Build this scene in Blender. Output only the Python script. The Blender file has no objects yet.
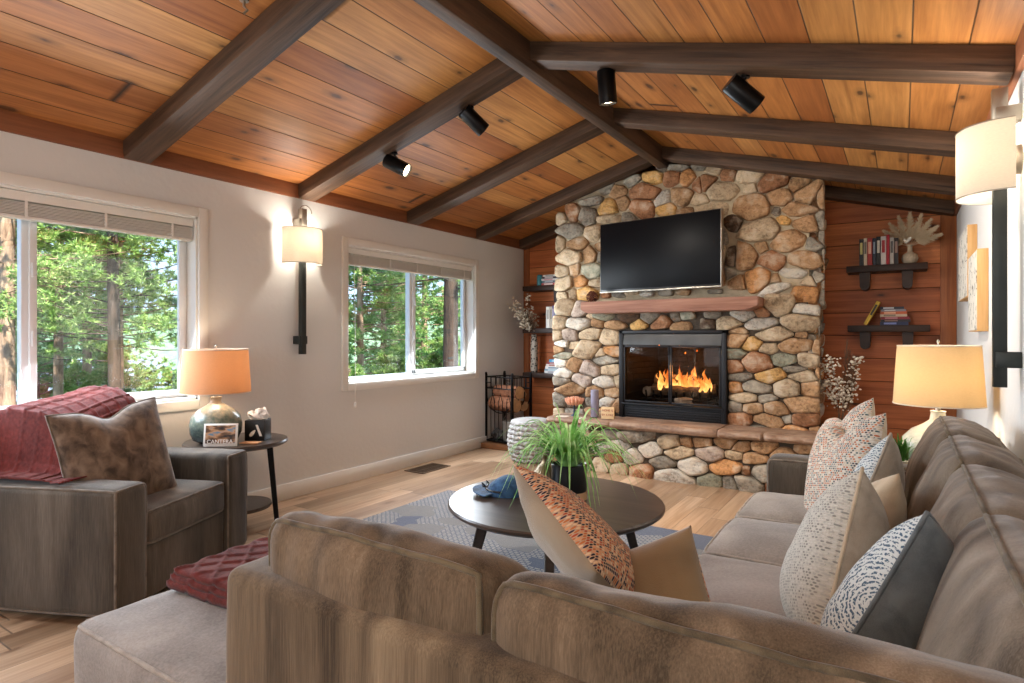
import bpy, bmesh, math, random
from mathutils import Vector, Matrix, noise, Euler
from math import sin, cos, pi, radians as rad, sqrt, atan2
sc = bpy.context.scene
COL = sc.collection
R_ = random.Random(7)

# ------------------------------------------------------------ camera model
F, UX, HV, CZ = 603.0, 902.0, 336.0, 1.195
TH = math.atan((UX - 512) / F); SN = sin(TH); CS = cos(TH)
def ray(u, v):
    x = (u - 512) / F; z = (HV - v) / F
    return (-SN + x * CS, CS + x * SN, z)
def onY(u, v, y):          # point of a wall plane y = const
    a = ray(u, v); t = y / a[1]; return Vector((a[0] * t, y, CZ + a[2] * t))

# ------------------------------------------------------------ helpers
def tag(o, label=None, cat=None, group=None, kind=None):
    if label: o['label'] = label
    if cat: o['category'] = cat
    if group: o['group'] = group
    if kind: o['kind'] = kind
    return o
def empty(name, loc=(0, 0, 0), rz=0.0, label=None, cat=None, group=None):
    o = bpy.data.objects.new(name, None); COL.objects.link(o)
    o.location = loc; o.rotation_euler = (0, 0, rz); o.empty_display_size = .05
    return tag(o, label, cat, group)
def obj(name, bm, mats, parent=None, smooth=35, loc=None, label=None):
    me = bpy.data.meshes.new(name)
    bmesh.ops.recalc_face_normals(bm, faces=bm.faces)
    bm.to_mesh(me); bm.free()
    if not isinstance(mats, (list, tuple)): mats = [mats]
    for m in mats: me.materials.append(m)
    if smooth is not None:
        me.polygons.foreach_set('use_smooth', [True] * len(me.polygons))
        if smooth < 180: me.set_sharp_from_angle(angle=rad(smooth))
    o = bpy.data.objects.new(name, me); COL.objects.link(o)
    if parent is not None: o.parent = parent
    if loc is not None: o.location = loc
    if label: o['label'] = label
    return o
def struct(o):
    o['kind'] = 'structure'; return o
def copy_tree(o, parent=None):
    c = o.copy(); COL.objects.link(c); c.parent = parent
    for ch in list(o.children): copy_tree(ch, c)
    return c
def NB(): return bmesh.new()
def xf(verts, M):
    for v in verts: v.co = M @ v.co
def box(bm, c, s, bev=0.0, rot=None, mi=0, seg=2):
    r = bmesh.ops.create_cube(bm, size=1)
    vs = r['verts']
    for v in vs: v.co = Vector((v.co.x * s[0], v.co.y * s[1], v.co.z * s[2]))
    fs = list({f for v in vs for f in v.link_faces})
    if bev > 0:
        es = list({e for v in vs for e in v.link_edges})
        b = bmesh.ops.bevel(bm, geom=es, offset=bev, segments=seg, affect='EDGES', profile=.5)
        vs = list({v for f in b['faces'] for v in f.verts} | {v for f in fs if f.is_valid for v in f.verts})
        fs = list({f for v in vs for f in v.link_faces})
    M = Matrix.Translation(c)
    if rot is not None: M = M @ (rot.to_matrix().to_4x4() if isinstance(rot, Euler) else rot)
    xf(vs, M)
    for f in fs: f.material_index = mi
    return vs
def bb(bm, x0, x1, y0, y1, z0, z1, bev=0.0, mi=0):
    return box(bm, ((x0 + x1) / 2, (y0 + y1) / 2, (z0 + z1) / 2), (abs(x1 - x0), abs(y1 - y0), abs(z1 - z0)), bev, None, mi)
def lathe(bm, prof, seg=32, c=(0, 0, 0), mi=0, M=None, cap=True, fn=None):
    rings = []; new = []
    for (r, z) in prof:
        if r < 1e-5:
            v = bm.verts.new((0, 0, z)); rings.append([v]); new.append(v)
        else:
            ring = []
            for k in range(seg):
                a = 2 * pi * k / seg
                rr = r * (fn(a, z) if fn else 1)
                v = bm.verts.new((rr * cos(a), rr * sin(a), z)); ring.append(v); new.append(v)
            rings.append(ring)
    fs = []
    for a, b in zip(rings, rings[1:]):
        if len(a) == 1 and len(b) == 1: continue
        for k in range(seg):
            k2 = (k + 1) % seg
            if len(a) == 1: fs.append(bm.faces.new((a[0], b[k], b[k2])))
            elif len(b) == 1: fs.append(bm.faces.new((a[k], b[0], a[k2])))
            else: fs.append(bm.faces.new((a[k], b[k], b[k2], a[k2])))
    if cap:
        for ring in (rings[0], rings[-1]):
            if len(ring) > 2: fs.append(bm.faces.new(ring))
    T = Matrix.Translation(c)
    if M is not None: T = T @ M
    xf(new, T)
    for f in fs: f.material_index = mi
    return new
def tube(bm, pts, r, seg=8, closed=False, mi=0, cap=True):
    pts = [Vector(p) for p in pts]; n = len(pts)
    rs = r if isinstance(r, (list, tuple)) else [r] * n
    prev = None; rings = []
    for i, p in enumerate(pts):
        if closed: t = pts[(i + 1) % n] - pts[i - 1]
        else: t = pts[min(i + 1, n - 1)] - pts[max(i - 1, 0)]
        if t.length < 1e-9: t = Vector((0, 0, 1))
        t.normalize()
        if prev is None:
            a = Vector((0, 0, 1)) if abs(t.z) < .9 else Vector((1, 0, 0))
            nn = t.cross(a).normalized()
        else:
            nn = prev - t * prev.dot(t)
            nn = nn.normalized() if nn.length > 1e-6 else t.orthogonal().normalized()
        prev = nn; bn = t.cross(nn)
        rings.append([bm.verts.new(p + (nn * cos(2 * pi * k / seg) + bn * sin(2 * pi * k / seg)) * rs[i]) for k in range(seg)])
    m = n if closed else n - 1
    for i in range(m):
        a, b = rings[i], rings[(i + 1) % n]
        for k in range(seg):
            f = bm.faces.new((a[k], a[(k + 1) % seg], b[(k + 1) % seg], b[k])); f.material_index = mi
    if not closed and cap:
        for q in (rings[0], rings[-1]):
            f = bm.faces.new(q); f.material_index = mi
    return [v for q in rings for v in q]
def prism(bm, poly, y0, y1, axis='y', mi=0):
    """poly (a,b) extruded along an axis"""
    def P(a, b, t):
        return {'y': (a, t, b), 'x': (t, a, b), 'z': (a, b, t)}[axis]
    A = [bm.verts.new(P(a, b, y0)) for a, b in poly]; B = [bm.verts.new(P(a, b, y1)) for a, b in poly]
    fs = [bm.faces.new(A), bm.faces.new(B)]
    n = len(poly)
    for i in range(n): fs.append(bm.faces.new((A[i], A[(i + 1) % n], B[(i + 1) % n], B[i])))
    for f in fs: f.material_index = mi
    return A + B
def icos(bm, c, s, sub=2, M=None, mi=0, nz=0, seed=0):
    r = bmesh.ops.create_icosphere(bm, subdivisions=sub, radius=1)
    for v in r['verts']:
        k = 1 + nz * noise.noise(v.co * 1.7 + Vector((seed, seed * .7, 0)))
        p = Vector((v.co.x * s[0] * k, v.co.y * s[1] * k, v.co.z * s[2] * k))
        if M is not None: p = M @ p
        v.co = p + Vector(c)
    for f in {f for v in r['verts'] for f in v.link_faces}: f.material_index = mi
    return r['verts']

# ------------------------------------------------------------ materials
def srgb(h):
    h = h.lstrip('#'); c = [int(h[i:i + 2], 16) / 255 for i in (0, 2, 4)]
    return tuple(((x / 12.92) if x <= .04045 else ((x + .055) / 1.055) ** 2.4) for x in c) + (1,)
class N:
    def __init__(s, name):
        s.m = bpy.data.materials.new(name); s.m.use_nodes = True
        s.t = s.m.node_tree; s.n = s.t.nodes; s.l = s.t.links
        s.b = s.n['Principled BSDF']; s.out = s.n['Material Output']
    def add(s, typ, ins=None, **kw):
        n = s.n.new(typ)
        for k, v in kw.items(): setattr(n, k, v)
        for k, v in (ins or {}).items():
            if isinstance(v, bpy.types.NodeSocket): s.l.new(v, n.inputs[k])
            else: n.inputs[k].default_value = v
        return n
    def math(s, op, a, b=0.0, c=0.0, clamp=False):
        n = s.n.new('ShaderNodeMath'); n.operation = op; n.use_clamp = clamp
        for i, v in enumerate((a, b, c)):
            if isinstance(v, bpy.types.NodeSocket): s.l.new(v, n.inputs[i])
            else: n.inputs[i].default_value = v
        return n.outputs[0]
    def ramp(s, fac, stops, interp='LINEAR'):
        n = s.n.new('ShaderNodeValToRGB'); n.color_ramp.interpolation = interp
        el = n.color_ramp.elements
        while len(el) < len(stops): el.new(.5)
        for e, (p, c) in zip(el, stops): e.position = p; e.color = c if len(c) == 4 else tuple(c) + (1,)
        s.l.new(fac, n.inputs[0]); return n.outputs[0]
    def mix(s, fac, a, b, mode='MIX'):
        n = s.n.new('ShaderNodeMix'); n.data_type = 'RGBA'; n.blend_type = mode
        for i, v in ((0, fac), (6, a), (7, b)):
            if isinstance(v, bpy.types.NodeSocket): s.l.new(v, n.inputs[i])
            else: n.inputs[i].default_value = v
        return n.outputs[2]
    def obj(s): return s.add('ShaderNodeTexCoord').outputs['Object']
    def map(s, vec, scale=(1, 1, 1), loc=(0, 0, 0), rot=(0, 0, 0)):
        return s.add('ShaderNodeMapping', {'Vector': vec, 'Scale': scale, 'Location': loc, 'Rotation': rot}).outputs[0]
    def noise(s, vec, scale=5, detail=4, rough=.5, dist=0):
        return s.add('ShaderNodeTexNoise', {'Vector': vec, 'Scale': scale, 'Detail': detail, 'Roughness': rough, 'Distortion': dist}).outputs[0]
    def bump(s, h, dist=.01, st=1.0):
        n = s.add('ShaderNodeBump', {'Height': h, 'Distance': dist, 'Strength': st}); s.l.new(n.outputs[0], s.b.inputs['Normal']); return n
    def set(s, **kw):
        for k, v in kw.items():
            k = {'col': 'Base Color', 'rough': 'Roughness', 'metal': 'Metallic', 'spec': 'Specular IOR Level', 'emc': 'Emission Color', 'ems': 'Emission Strength', 'sheen': 'Sheen Weight', 'trans': 'Transmission Weight', 'alpha': 'Alpha'}[k]
            if isinstance(v, bpy.types.NodeSocket): s.l.new(v, s.b.inputs[k])
            else: s.b.inputs[k].default_value = v
        return s
def plain(name, h, rough=.6, metal=0, var=.12, scale=8, bump=0.0, spec=.4, bs=60, emis=0):
    n = N(name); c = srgb(h) if isinstance(h, str) else h
    o = n.obj(); f = n.noise(o, scale, 4)
    a = tuple(x * (1 - var) for x in c[:3]) + (1,); b = tuple(min(1, x * (1 + var)) for x in c[:3]) + (1,)
    n.set(col=n.ramp(f, [(.3, a), (.7, b)]), rough=rough, metal=metal, spec=spec)
    if bump: n.bump(n.noise(o, bs, 3), bump)
    if emis: n.set(emc=c, ems=emis)
    return n.m
def wood_planks(name, cols, w, axis=0, along=1, joint=2.4, grain=1.0, gap=.03, knots=True, rough=.55, bump=.004, dark=(.02, .01, .005), spec=.35, blotch=.5, knotcol=(.05, .02, .01, 1)):
    """boards of width w stacked across `axis`, running along `along`, in object space"""
    n = N(name); o = n.obj(); xyz = n.add('ShaderNodeSeparateXYZ', {0: o}).outputs
    a = n.math('DIVIDE', xyz[axis], w); idx = n.math('FLOOR', a); fr = n.math('SUBTRACT', a, idx)
    r1 = n.add('ShaderNodeTexWhiteNoise', {'W': idx}, noise_dimensions='1D').outputs[0]
    al = n.math('ADD', n.math('DIVIDE', xyz[along], joint), n.math('MULTIPLY', r1, 7.3))
    j = n.math('FLOOR', al); fj = n.math('SUBTRACT', al, j)
    idv = n.add('ShaderNodeCombineXYZ', {0: idx, 1: j, 2: 3.7}).outputs[0]
    wn = n.add('ShaderNodeTexWhiteNoise', {'Vector': idv}, noise_dimensions='3D')
    rv, rc = wn.outputs[0], wn.outputs[1]
    off = n.add('ShaderNodeVectorMath', {0: rc, 1: (13, 17, 11)}, operation='MULTIPLY').outputs[0]
    v = n.add('ShaderNodeVectorMath', {0: o, 1: off}, operation='ADD').outputs[0]
    s = [14, 14, 14]; s[along] = 1.1
    g1 = n.noise(n.map(v, tuple(x * grain for x in s)), 1.0, 5, .6, .6)
    s2 = [60, 60, 60]; s2[along] = 2.0
    g2 = n.noise(n.map(v, tuple(x * grain for x in s2)), 1.0, 3, .6, .2)
    g3 = n.noise(v, 1.6, 2)
    base = n.ramp(rv, [(i / max(1, len(cols) - 1), srgb(c)) for i, c in enumerate(cols)])
    t = n.math('ADD', n.math('MULTIPLY', n.math('SUBTRACT', g1, .5), 1.25), n.math('MULTIPLY', n.math('SUBTRACT', g2, .5), .75))
    t = n.math('ADD', t, n.math('MULTIPLY', n.math('SUBTRACT', g3, .5), blotch))
    k = n.math('ADD', t, 1.0)
    kk = n.add('ShaderNodeCombineXYZ', {0: k, 1: n.math('POWER', k, 1.25), 2: n.math('POWER', k, 1.5)}).outputs[0]
    c = n.mix(1.0, base, kk, 'MULTIPLY')
    if knots:
        sv = n.add('ShaderNodeSeparateXYZ', {0: v}).outputs
        v2 = n.add('ShaderNodeCombineXYZ', {0: n.math('MULTIPLY', sv[axis], 3.3), 1: n.math('MULTIPLY', sv[along], 1.3)}).outputs[0]
        vo = n.add('ShaderNodeTexVoronoi', {'Vector': v2, 'Scale': 1.0, 'Randomness': 1.0}, voronoi_dimensions='2D')
        kn = n.ramp(n.math('ADD', vo.outputs['Distance'], n.math('ADD', n.math('MULTIPLY', n.noise(v, 30, 2), .05), n.math('MULTIPLY', n.noise(v, 2.2, 1), .16))), [(.125, (1, 1, 1, 1)), (.155, (.4, .4, .4, 1)), (.23, (0, 0, 0, 1))])
        c = n.mix(n.math('MULTIPLY', kn, .85), c, knotcol)
    e = n.math('MINIMUM', fr, n.math('SUBTRACT', 1.0, fr))
    ge = n.ramp(e, [(0, (0, 0, 0, 1)), (gap, (1, 1, 1, 1))])
    ej = n.math('MINIMUM', fj, n.math('SUBTRACT', 1.0, fj))
    gj = n.ramp(ej, [(0, (0, 0, 0, 1)), (gap * w / joint, (1, 1, 1, 1))])
    gg = n.math('MULTIPLY', ge, gj)
    c = n.mix(gg, tuple(dark) + (1,), c)
    n.set(col=c, rough=rough, spec=spec)
    h = n.math('ADD', n.math('MULTIPLY', gg, 1.0), n.math('MULTIPLY', g2, .12))
    n.bump(h, bump)
    return n.m
def wood_solid(name, h1, h2, along=0, rough=.55, sc_=1.0, bump=.002, spec=.35):
    n = N(name); o = n.obj(); s = [18 * sc_] * 3; s[along] = 1.3 * sc_
    g = n.noise(n.map(o, tuple(s)), 1.0, 6, .65, .8)
    s2 = [70 * sc_] * 3; s2[along] = 3 * sc_
    g2 = n.noise(n.map(o, tuple(s2)), 1.0, 3)
    f = n.math('ADD', n.math('MULTIPLY', g, .7), n.math('MULTIPLY', g2, .3))
    n.set(col=n.ramp(f, [(.32, srgb(h1)), (.68, srgb(h2))]), rough=rough, spec=spec)
    n.bump(f, bump); return n.m
def fabric(name, h1, h2, h3=None, stripe=(7, 7, 1.0), rough=.9, weave=900, sheen=.25, amt=1.0, bump=.0008):
    n = N(name); o = n.obj()
    big = n.noise(n.map(o, stripe), 1.0, 3, .5, .6)
    fine = n.noise(n.map(o, (stripe[0] * 42, stripe[1] * 42, stripe[2] * (14 if stripe[2] < stripe[0] else 42))), 1.0, 3, .7)
    f = n.math('ADD', n.math('MULTIPLY', big, .70), n.math('MULTIPLY', fine, .30))
    st = [(.36, srgb(h1)), (.56, srgb(h2))]
    if h3: st.append((.70, srgb(h3)))
    n.set(col=n.ramp(f, st), rough=rough, sheen=sheen, spec=.2)
    n.b.inputs['Sheen Roughness'].default_value = .4
    wv = n.noise(o, weave, 2)
    n.bump(n.math('ADD', n.math('MULTIPLY', fine, .6), n.math('MULTIPLY', wv, .4)), bump)
    return n.m

M = {}
M['wall'] = plain('painted_plaster', '#DAD9D6', .9, var=.012, scale=2, bump=.0015, bs=30, spec=.2)
M['white'] = plain('white_paint', '#E4E1DA', .5, var=.01)
M['vinyl'] = plain('white_vinyl', '#E2E4E4', .4, var=.01)
M['ceil'] = wood_planks('ceiling_boards', ['#96582C', '#AA6A34', '#B87A40', '#9C5E30', '#C28A4C', '#A26434'], .19, 0, 1, 7.3, 1.0, .022, True, .5, .004, blotch=.55)
M['cedar'] = wood_planks('cedar_boards', ['#A0562E', '#B86838', '#CC7C46', '#AA5C30', '#C47040'], .2, 2, 0, 60, 1.0, .02, True, .5, .004, blotch=.5, knotcol=(.02, .006, .003, 1))
M['cedar_v'] = wood_solid('cedar_trim', '#7C4222', '#AA6638', 2)
M['fascia'] = wood_solid('redwood_fascia', '#6E4026', '#925A38', 1)
M['floor'] = wood_planks('floor_boards', ['#92745A', '#AA8B6E', '#BC9B7C', '#866A50', '#CAAA8A', '#9E7F62'], .15, 0, 1, 1.25, .8, .012, True, .32, .0012, dark=(.09, .055, .035), spec=.5, blotch=.5, knotcol=(.17, .09, .045, 1))
M['beam'] = wood_solid('dark_stained_beam', '#22170F', '#6B4F3A', 0, .6, .8, .006)
M['beam_y'] = wood_solid('dark_stained_ridge', '#20150E', '#644A36', 1, .6, .8, .006)
M['shelf'] = wood_solid('dark_shelf_wood', '#20130D', '#402A1E', 0, .5)
M['mantel'] = wood_solid('mantel_wood', '#74452F', '#B5836A', 0, .4)
M['espresso'] = wood_solid('espresso_wood', '#2E2723', '#574B43', 0, .28, .6, .0006, spec=.5)
M['black'] = plain('black_metal', '#0D0D0E', .35, .6, spec=.5)
M['blackp'] = plain('black_plastic', '#121214', .3, 0, spec=.5)
M['nickel'] = plain('brushed_nickel', '#A59D90', .35, .9, var=.05)
M['iron'] = plain('dark_bronze', '#3A3D3B', .45, .7)

def glassy(name, tint=(.97, .99, 1, 1), refl=.06):
    n = N(name); n.n.remove(n.b)
    tr = n.add('ShaderNodeBsdfTransparent', {'Color': tint}); gl = n.add('ShaderNodeBsdfGlossy', {'Roughness': .02})
    mx = n.add('ShaderNodeMixShader', {0: refl, 1: tr.outputs[0], 2: gl.outputs[0]})
    n.l.new(mx.outputs[0], n.out.inputs[0]); return n.m
M['glass'] = glassy('window_glass')
M['fireglass'] = glassy('smoked_glass', (.82, .78, .74, 1), .015)
def shade_mat(name, h, em=0.0, weave=True):
    n = N(name); n.n.remove(n.b); o = n.obj()
    c = n.mix(n.noise(n.map(o, (90, 90, 300)), 1, 2), tuple(x * .86 for x in srgb(h)[:3]) + (1,), srgb(h))
    d = n.add('ShaderNodeBsdfDiffuse', {'Color': c}); t = n.add('ShaderNodeBsdfTranslucent', {'Color': c})
    mx = n.add('ShaderNodeMixShader', {0: .55, 1: d.outputs[0], 2: t.outputs[0]})
    n.l.new(mx.outputs[0], n.out.inputs[0]); return n.m
M['sh_white'] = shade_mat('linen_shade_white', '#F2EADD')
M['sh_orange'] = shade_mat('linen_shade_amber', '#D4AE8A')
M['sh_yellow'] = shade_mat('linen_shade_cream', '#DCC8A4')
def emit(name, h, s):
    n = N(name); n.set(col=srgb(h), emc=srgb(h), ems=s); return n.m
M['bulb'] = emit('lit_bulb', '#FFE2B8', 12)
M['bulb_off'] = plain('lamp_glass', '#3A3A3A', .2)

# ------------------------------------------------------------ room shell
XL, XR, YB, XRG = -3.79, 0.376, 6.13, -1.80
YF = -3.2
SLL, SLR = (2.865 - 2.318) / 1.99, (2.865 - 2.275) / 2.176
def ceil_z(x): return 2.865 - (SLL * (XRG - x) if x < XRG else SLR * (x - XRG))
bm = NB(); bb(bm, XL - .15, XR + .12, YF, YB + .1, -.1, 0); struct(obj('floor', bm, M['floor'], smooth=None))
W1 = (-.06 + .42, 2.15, .79, 1.955)   # y0 y1 z0 z1
W2 = (3.39, 5.125, .81, 1.935)
WT = 2.6
def wall_holes(bm, x0, x1, y0, y1, z0, z1, holes):
    ys = y0
    for (a, b, c, d) in sorted(holes):
        bb(bm, x0, x1, ys, a, z0, z1)
        bb(bm, x0, x1, a, b, z0, c); bb(bm, x0, x1, a, b, d, z1)
        ys = b
    bb(bm, x0, x1, ys, y1, z0, z1)
bm = NB(); wall_holes(bm, XL - .17, XL, YF, YB, 0, 2.34, [W1, W2]); bmesh.ops.remove_doubles(bm, verts=bm.verts, dist=1e-5)
struct(obj('wall_left', bm, M['wall'], smooth=None))
bm = NB(); bb(bm, XR, XR + .12, YF, YB, 0, 2.32); struct(obj('wall_right', bm, M['wall'], smooth=None))
bm = NB(); prism(bm, [(XL - .1, 0), (XR + .1, 0), (XR + .1, ceil_z(XR) + .03), (XRG, 2.9), (XL - .1, ceil_z(XL) + .03)], YB, YB + .1)
struct(obj('wall_back', bm, M['cedar'], smooth=None))
bm = NB()
for (a_, b_, c_, d_) in ((XL, -3.1, 0, 2.33), (-.6, XR, 0, 2.29), (-3.1, -.6, 0, .7), (-3.1, -.6, 2.1, 2.33)): bb(bm, a_, b_, YF - .1, YF, c_, d_)
prism(bm, [(XL, 2.3), (XR, 2.26), (XRG, 2.88)], YF - .1, YF)
struct(obj('wall_rear', bm, M['wall'], smooth=None))
# ceiling: two board slopes, each in its own slope coordinates
def slope(name, x0, x1):
    z0, z1 = ceil_z(x0), ceil_z(x1); L = sqrt((x1 - x0) ** 2 + (z1 - z0) ** 2)
    bm = NB(); bb(bm, 0, L, YF, YB + .1, 0, .06)
    o = obj(name, bm, M['ceil'], smooth=None); o.location = (x0, 0, z0); o.rotation_euler = (0, -atan2(z1 - z0, x1 - x0), 0)
    return struct(o)
slope('ceiling', XL - .2, XRG); slope('ceiling', XRG, XR + .2)
bm = NB(); bb(bm, XL, XL + .022, YF, YB, 2.222, 2.345, .003); struct(obj('trim_1', bm, M['fascia']))
bm = NB(); bb(bm, XR - .022, XR, -1.6, YB, 2.175, 2.285, .003); struct(obj('trim_2', bm, M['fascia']))
bm = NB(); bb(bm, XL, XL + .016, YF, YB, 0, .115, .004); struct(obj('baseboard_left', bm, M['white']))
bm = NB(); bb(bm, XR - .016, XR, -1.6, YB, 0, .115, .004); struct(obj('baseboard_right', bm, M['white']))
bm = NB(); bb(bm, XL + .001, XL + .075, YB - .02, YB, 0, 2.25, .003); struct(obj('trim_3', bm, M['cedar_v']))
bm = NB(); bb(bm, XR - .11, XR - .001, YB - .025, YB, 0, 2.25, .003); struct(obj('trim_4', bm, M['cedar_v']))
# ridge beam
bm = NB(); bb(bm, -1.845, -1.757, YF, YB, 2.70, 2.90, .006)
tag(obj('ridge_beam', bm, M['beam_y']), 'dark stained ridge beam running along the ceiling peak to the stone chimney', 'beam')
# rafters
def rafter(y0, y1, side, label, zoff=0.0):
    if side < 0: x0, x1 = XL + .001, -1.845
    else: x0, x1 = -1.757, XR - .001
    z0, z1 = ceil_z(x0), ceil_z(x1)
    L = sqrt((x1 - x0) ** 2 + (z1 - z0) ** 2)
    bm = NB(); box(bm, (L / 2, 0, -.052), (L, y1 - y0, .104), .006)
    kn = NB()
    for k in range(7):
        pass
    o = obj('rafter_beam', bm, M['beam']); o.location = (x0, (y0 + y1) / 2, z0); o.rotation_euler = (0, -atan2(z1 - z0, x1 - x0), 0)
    tag(o, label, 'beam')
    return o
RY = [(.52, .66), (1.70, 1.845), (2.90, 3.045), (4.07, 4.215), (5.13, 5.27), (5.985, 6.125)]
LBL = ['nearest dark rafter above the camera on the %s slope', 'dark rafter on the left slope, leftmost one in the photo', 'dark rafter just in front of the black spotlights, %s slope', 'dark rafter behind the spotlights and before the chimney, %s slope', 'dark rafter touching the chimney top, %s slope', 'dark rafter against the cedar end wall, %s slope']
for i, (a, b) in enumerate(RY):
    for s in (-1, 1):
        if i == 0 or (i == 1 and s > 0): continue
        l = LBL[i]; l = l % ('left' if s < 0 else 'right') if '%s' in l else l
        rafter(a, b, s, l)

# windows
def window(nm, W, split, left_blind_end=None):
    y0, y1, z0, z1 = W
    bm = NB()
    c = .062   # casing
    for (a, b, p, q) in ((y0 - c, y0, z0 - c, z1 + c), (y1, y1 + c, z0 - c, z1 + c), (y0, y1, z1, z1 + c), (y0, y1, z0 - c, z0)):
        bb(bm, XL, XL + .02, a, b, p, q, .005)
        bb(bm, XL + .012, XL + .026, a + (.045 if a < y0 and False else 0), b, p, p + .006) if False else None
    # reveal lining
    t = .012
    bb(bm, XL - .15, XL, y0, y0 + t, z0, z1); bb(bm, XL - .15, XL, y1 - t, y1, z0, z1)
    bb(bm, XL - .15, XL, y0, y1, z0, z0 + t); bb(bm, XL - .15, XL, y0, y1, z1 - t, z1)
    root = struct(obj(nm, bm, M['white']))
    f = NB()
    xa, xb = XL - .155, XL - .105
    fw = .028
    bb(f, xa, xb, y0 + t, y0 + t + fw, z0 + t, z1 - t, .004); bb(f, xa, xb, y1 - t - fw, y1 - t, z0 + t, z1 - t, .004)
    bb(f, xa, xb, y0 + t, y1 - t, z0 + t, z0 + t + fw, .004); bb(f, xa, xb, y0 + t, y1 - t, z1 - t - fw, z1 - t, .004)
    bb(f, xa - .004, xb + .004, split - .022, split + .022, z0 + t, z1 - t, .004)
    # sliding sash of the right pane
    s0 = split + .01; s1 = y1 - t - fw + .004; sw = .034
    for (a, b, p, q) in ((s0, s0 + sw, z0 + .03, z1 - .03), (s1 - sw, s1, z0 + .03, z1 - .03), (s0, s1, z0 + .03, z0 + .03 + sw), (s0, s1, z1 - .03 - sw, z1 - .03)):
        bb(f, xb - .01, xb + .018, a, b, p, q, .004)
    bb(f, xb + .018, xb + .03, split + .018, split + .034, z0 + .35, z0 + .43, .003)
    bb(f, xb + .018, xb + .03, split + .018, split + .034, z1 - .45, z1 - .37, .003)
    fo = obj('window_frame', f, M['vinyl'], root)
    g = NB(); bb(g, XL - .132, XL - .128, y0 + t, y1 - t, z0 + t, z1 - t); obj('window_pane', g, M['glass'], root)
    # raised blind with headrail, stacked slats and bottom rail
    b = NB()
    bb(b, XL - .075, XL - .012, y0 + .02, y1 - .02, z1 - .062, z1 - .014, .004)
    for k in range(9):
        zz = z1 - .07 - k * .0075
        bb(b, XL - .07 + .003 * (k % 2), XL - .018 + .003 * (k % 2), y0 + .024, y1 - .024, zz - .004, zz)
    bb(b, XL - .068, XL - .02, y0 + .024, y1 - .024, z1 - .155, z1 - .137, .004)
    n = 5
    for k in range(n):
        yy = y0 + .15 + (y1 - y0 - .3) * k / (n - 1)
        bb(b, XL - .018, XL - .014, yy - .006, yy + .006, z1 - .15, z1 - .06)
    blind = obj('blind', b, M['white'], root)
    return root
w1 = window('window_1', W1, 1.283)
w2 = window('window_2', W2, 4.266)
bm = NB(); tube(bm, [(XL - .005, 3.44, 1.88), (XL + .024, 3.445, 1.80), (XL + .03, 3.45, 1.2), (XL + .032, 3.45, .66)], .0022, 5)
lathe(bm, [(0, .655), (.009, .65), (.013, .63), (.012, .615), (0, .61)], 10, (XL + .032, 3.45, 0)); 
obj('pull_cord', bm, M['white'], w2)
# ------------------------------------------------------------ stone fireplace
PAL = dict(t='#B28C66', b='#C0A98A', o='#C28C5A', r='#A47452', y='#D6A868', g='#948B7C', w='#CCC3B4', n='#94937F', d='#665242', p='#AD9A8B')
def stone_mat():
    n = N('field_stone'); o = n.obj()
    c = n.add('ShaderNodeAttribute', attribute_name='Col').outputs[0]
    a = n.noise(o, 9, 4, .6); b = n.noise(o, 45, 4, .7); q = n.noise(n.map(o, (14, 14, 40)), 1, 3)
    v = n.ramp(n.math('ADD', n.math('MULTIPLY', a, .5), n.math('MULTIPLY', b, .5)), [(.36, (.42, .40, .38, 1)), (.5, (1, 1, 1, 1)), (.66, (1.25, 1.2, 1.15, 1))])
    c = n.mix(1.0, c, v, 'MULTIPLY')
    c = n.mix(n.ramp(a, [(.52, (0, 0, 0, 1)), (.66, (.55, .55, .55, 1))]), c, srgb('#CDBFA8'))
    c = n.mix(n.ramp(q, [(.58, (0, 0, 0, 1)), (.7, (.4, .4, .4, 1))]), c, srgb('#8F5E3A'))
    n.set(col=c, rough=.85, spec=.25)
    n.bump(n.math('ADD', n.math('MULTIPLY', b, .6), n.math('MULTIPLY', a, .8)), .022); return n.m
M['stone'] = stone_mat()
M['mortar'] = plain('light_mortar', '#B9A88C', .95, var=.12, scale=20, bump=.006, bs=90)
M['mortar_d'] = plain('shaded_mortar', '#54483C', .95, var=.2, scale=14, bump=.01, bs=60)  # mortar darkened for the shade deep between the lower stones

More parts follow.
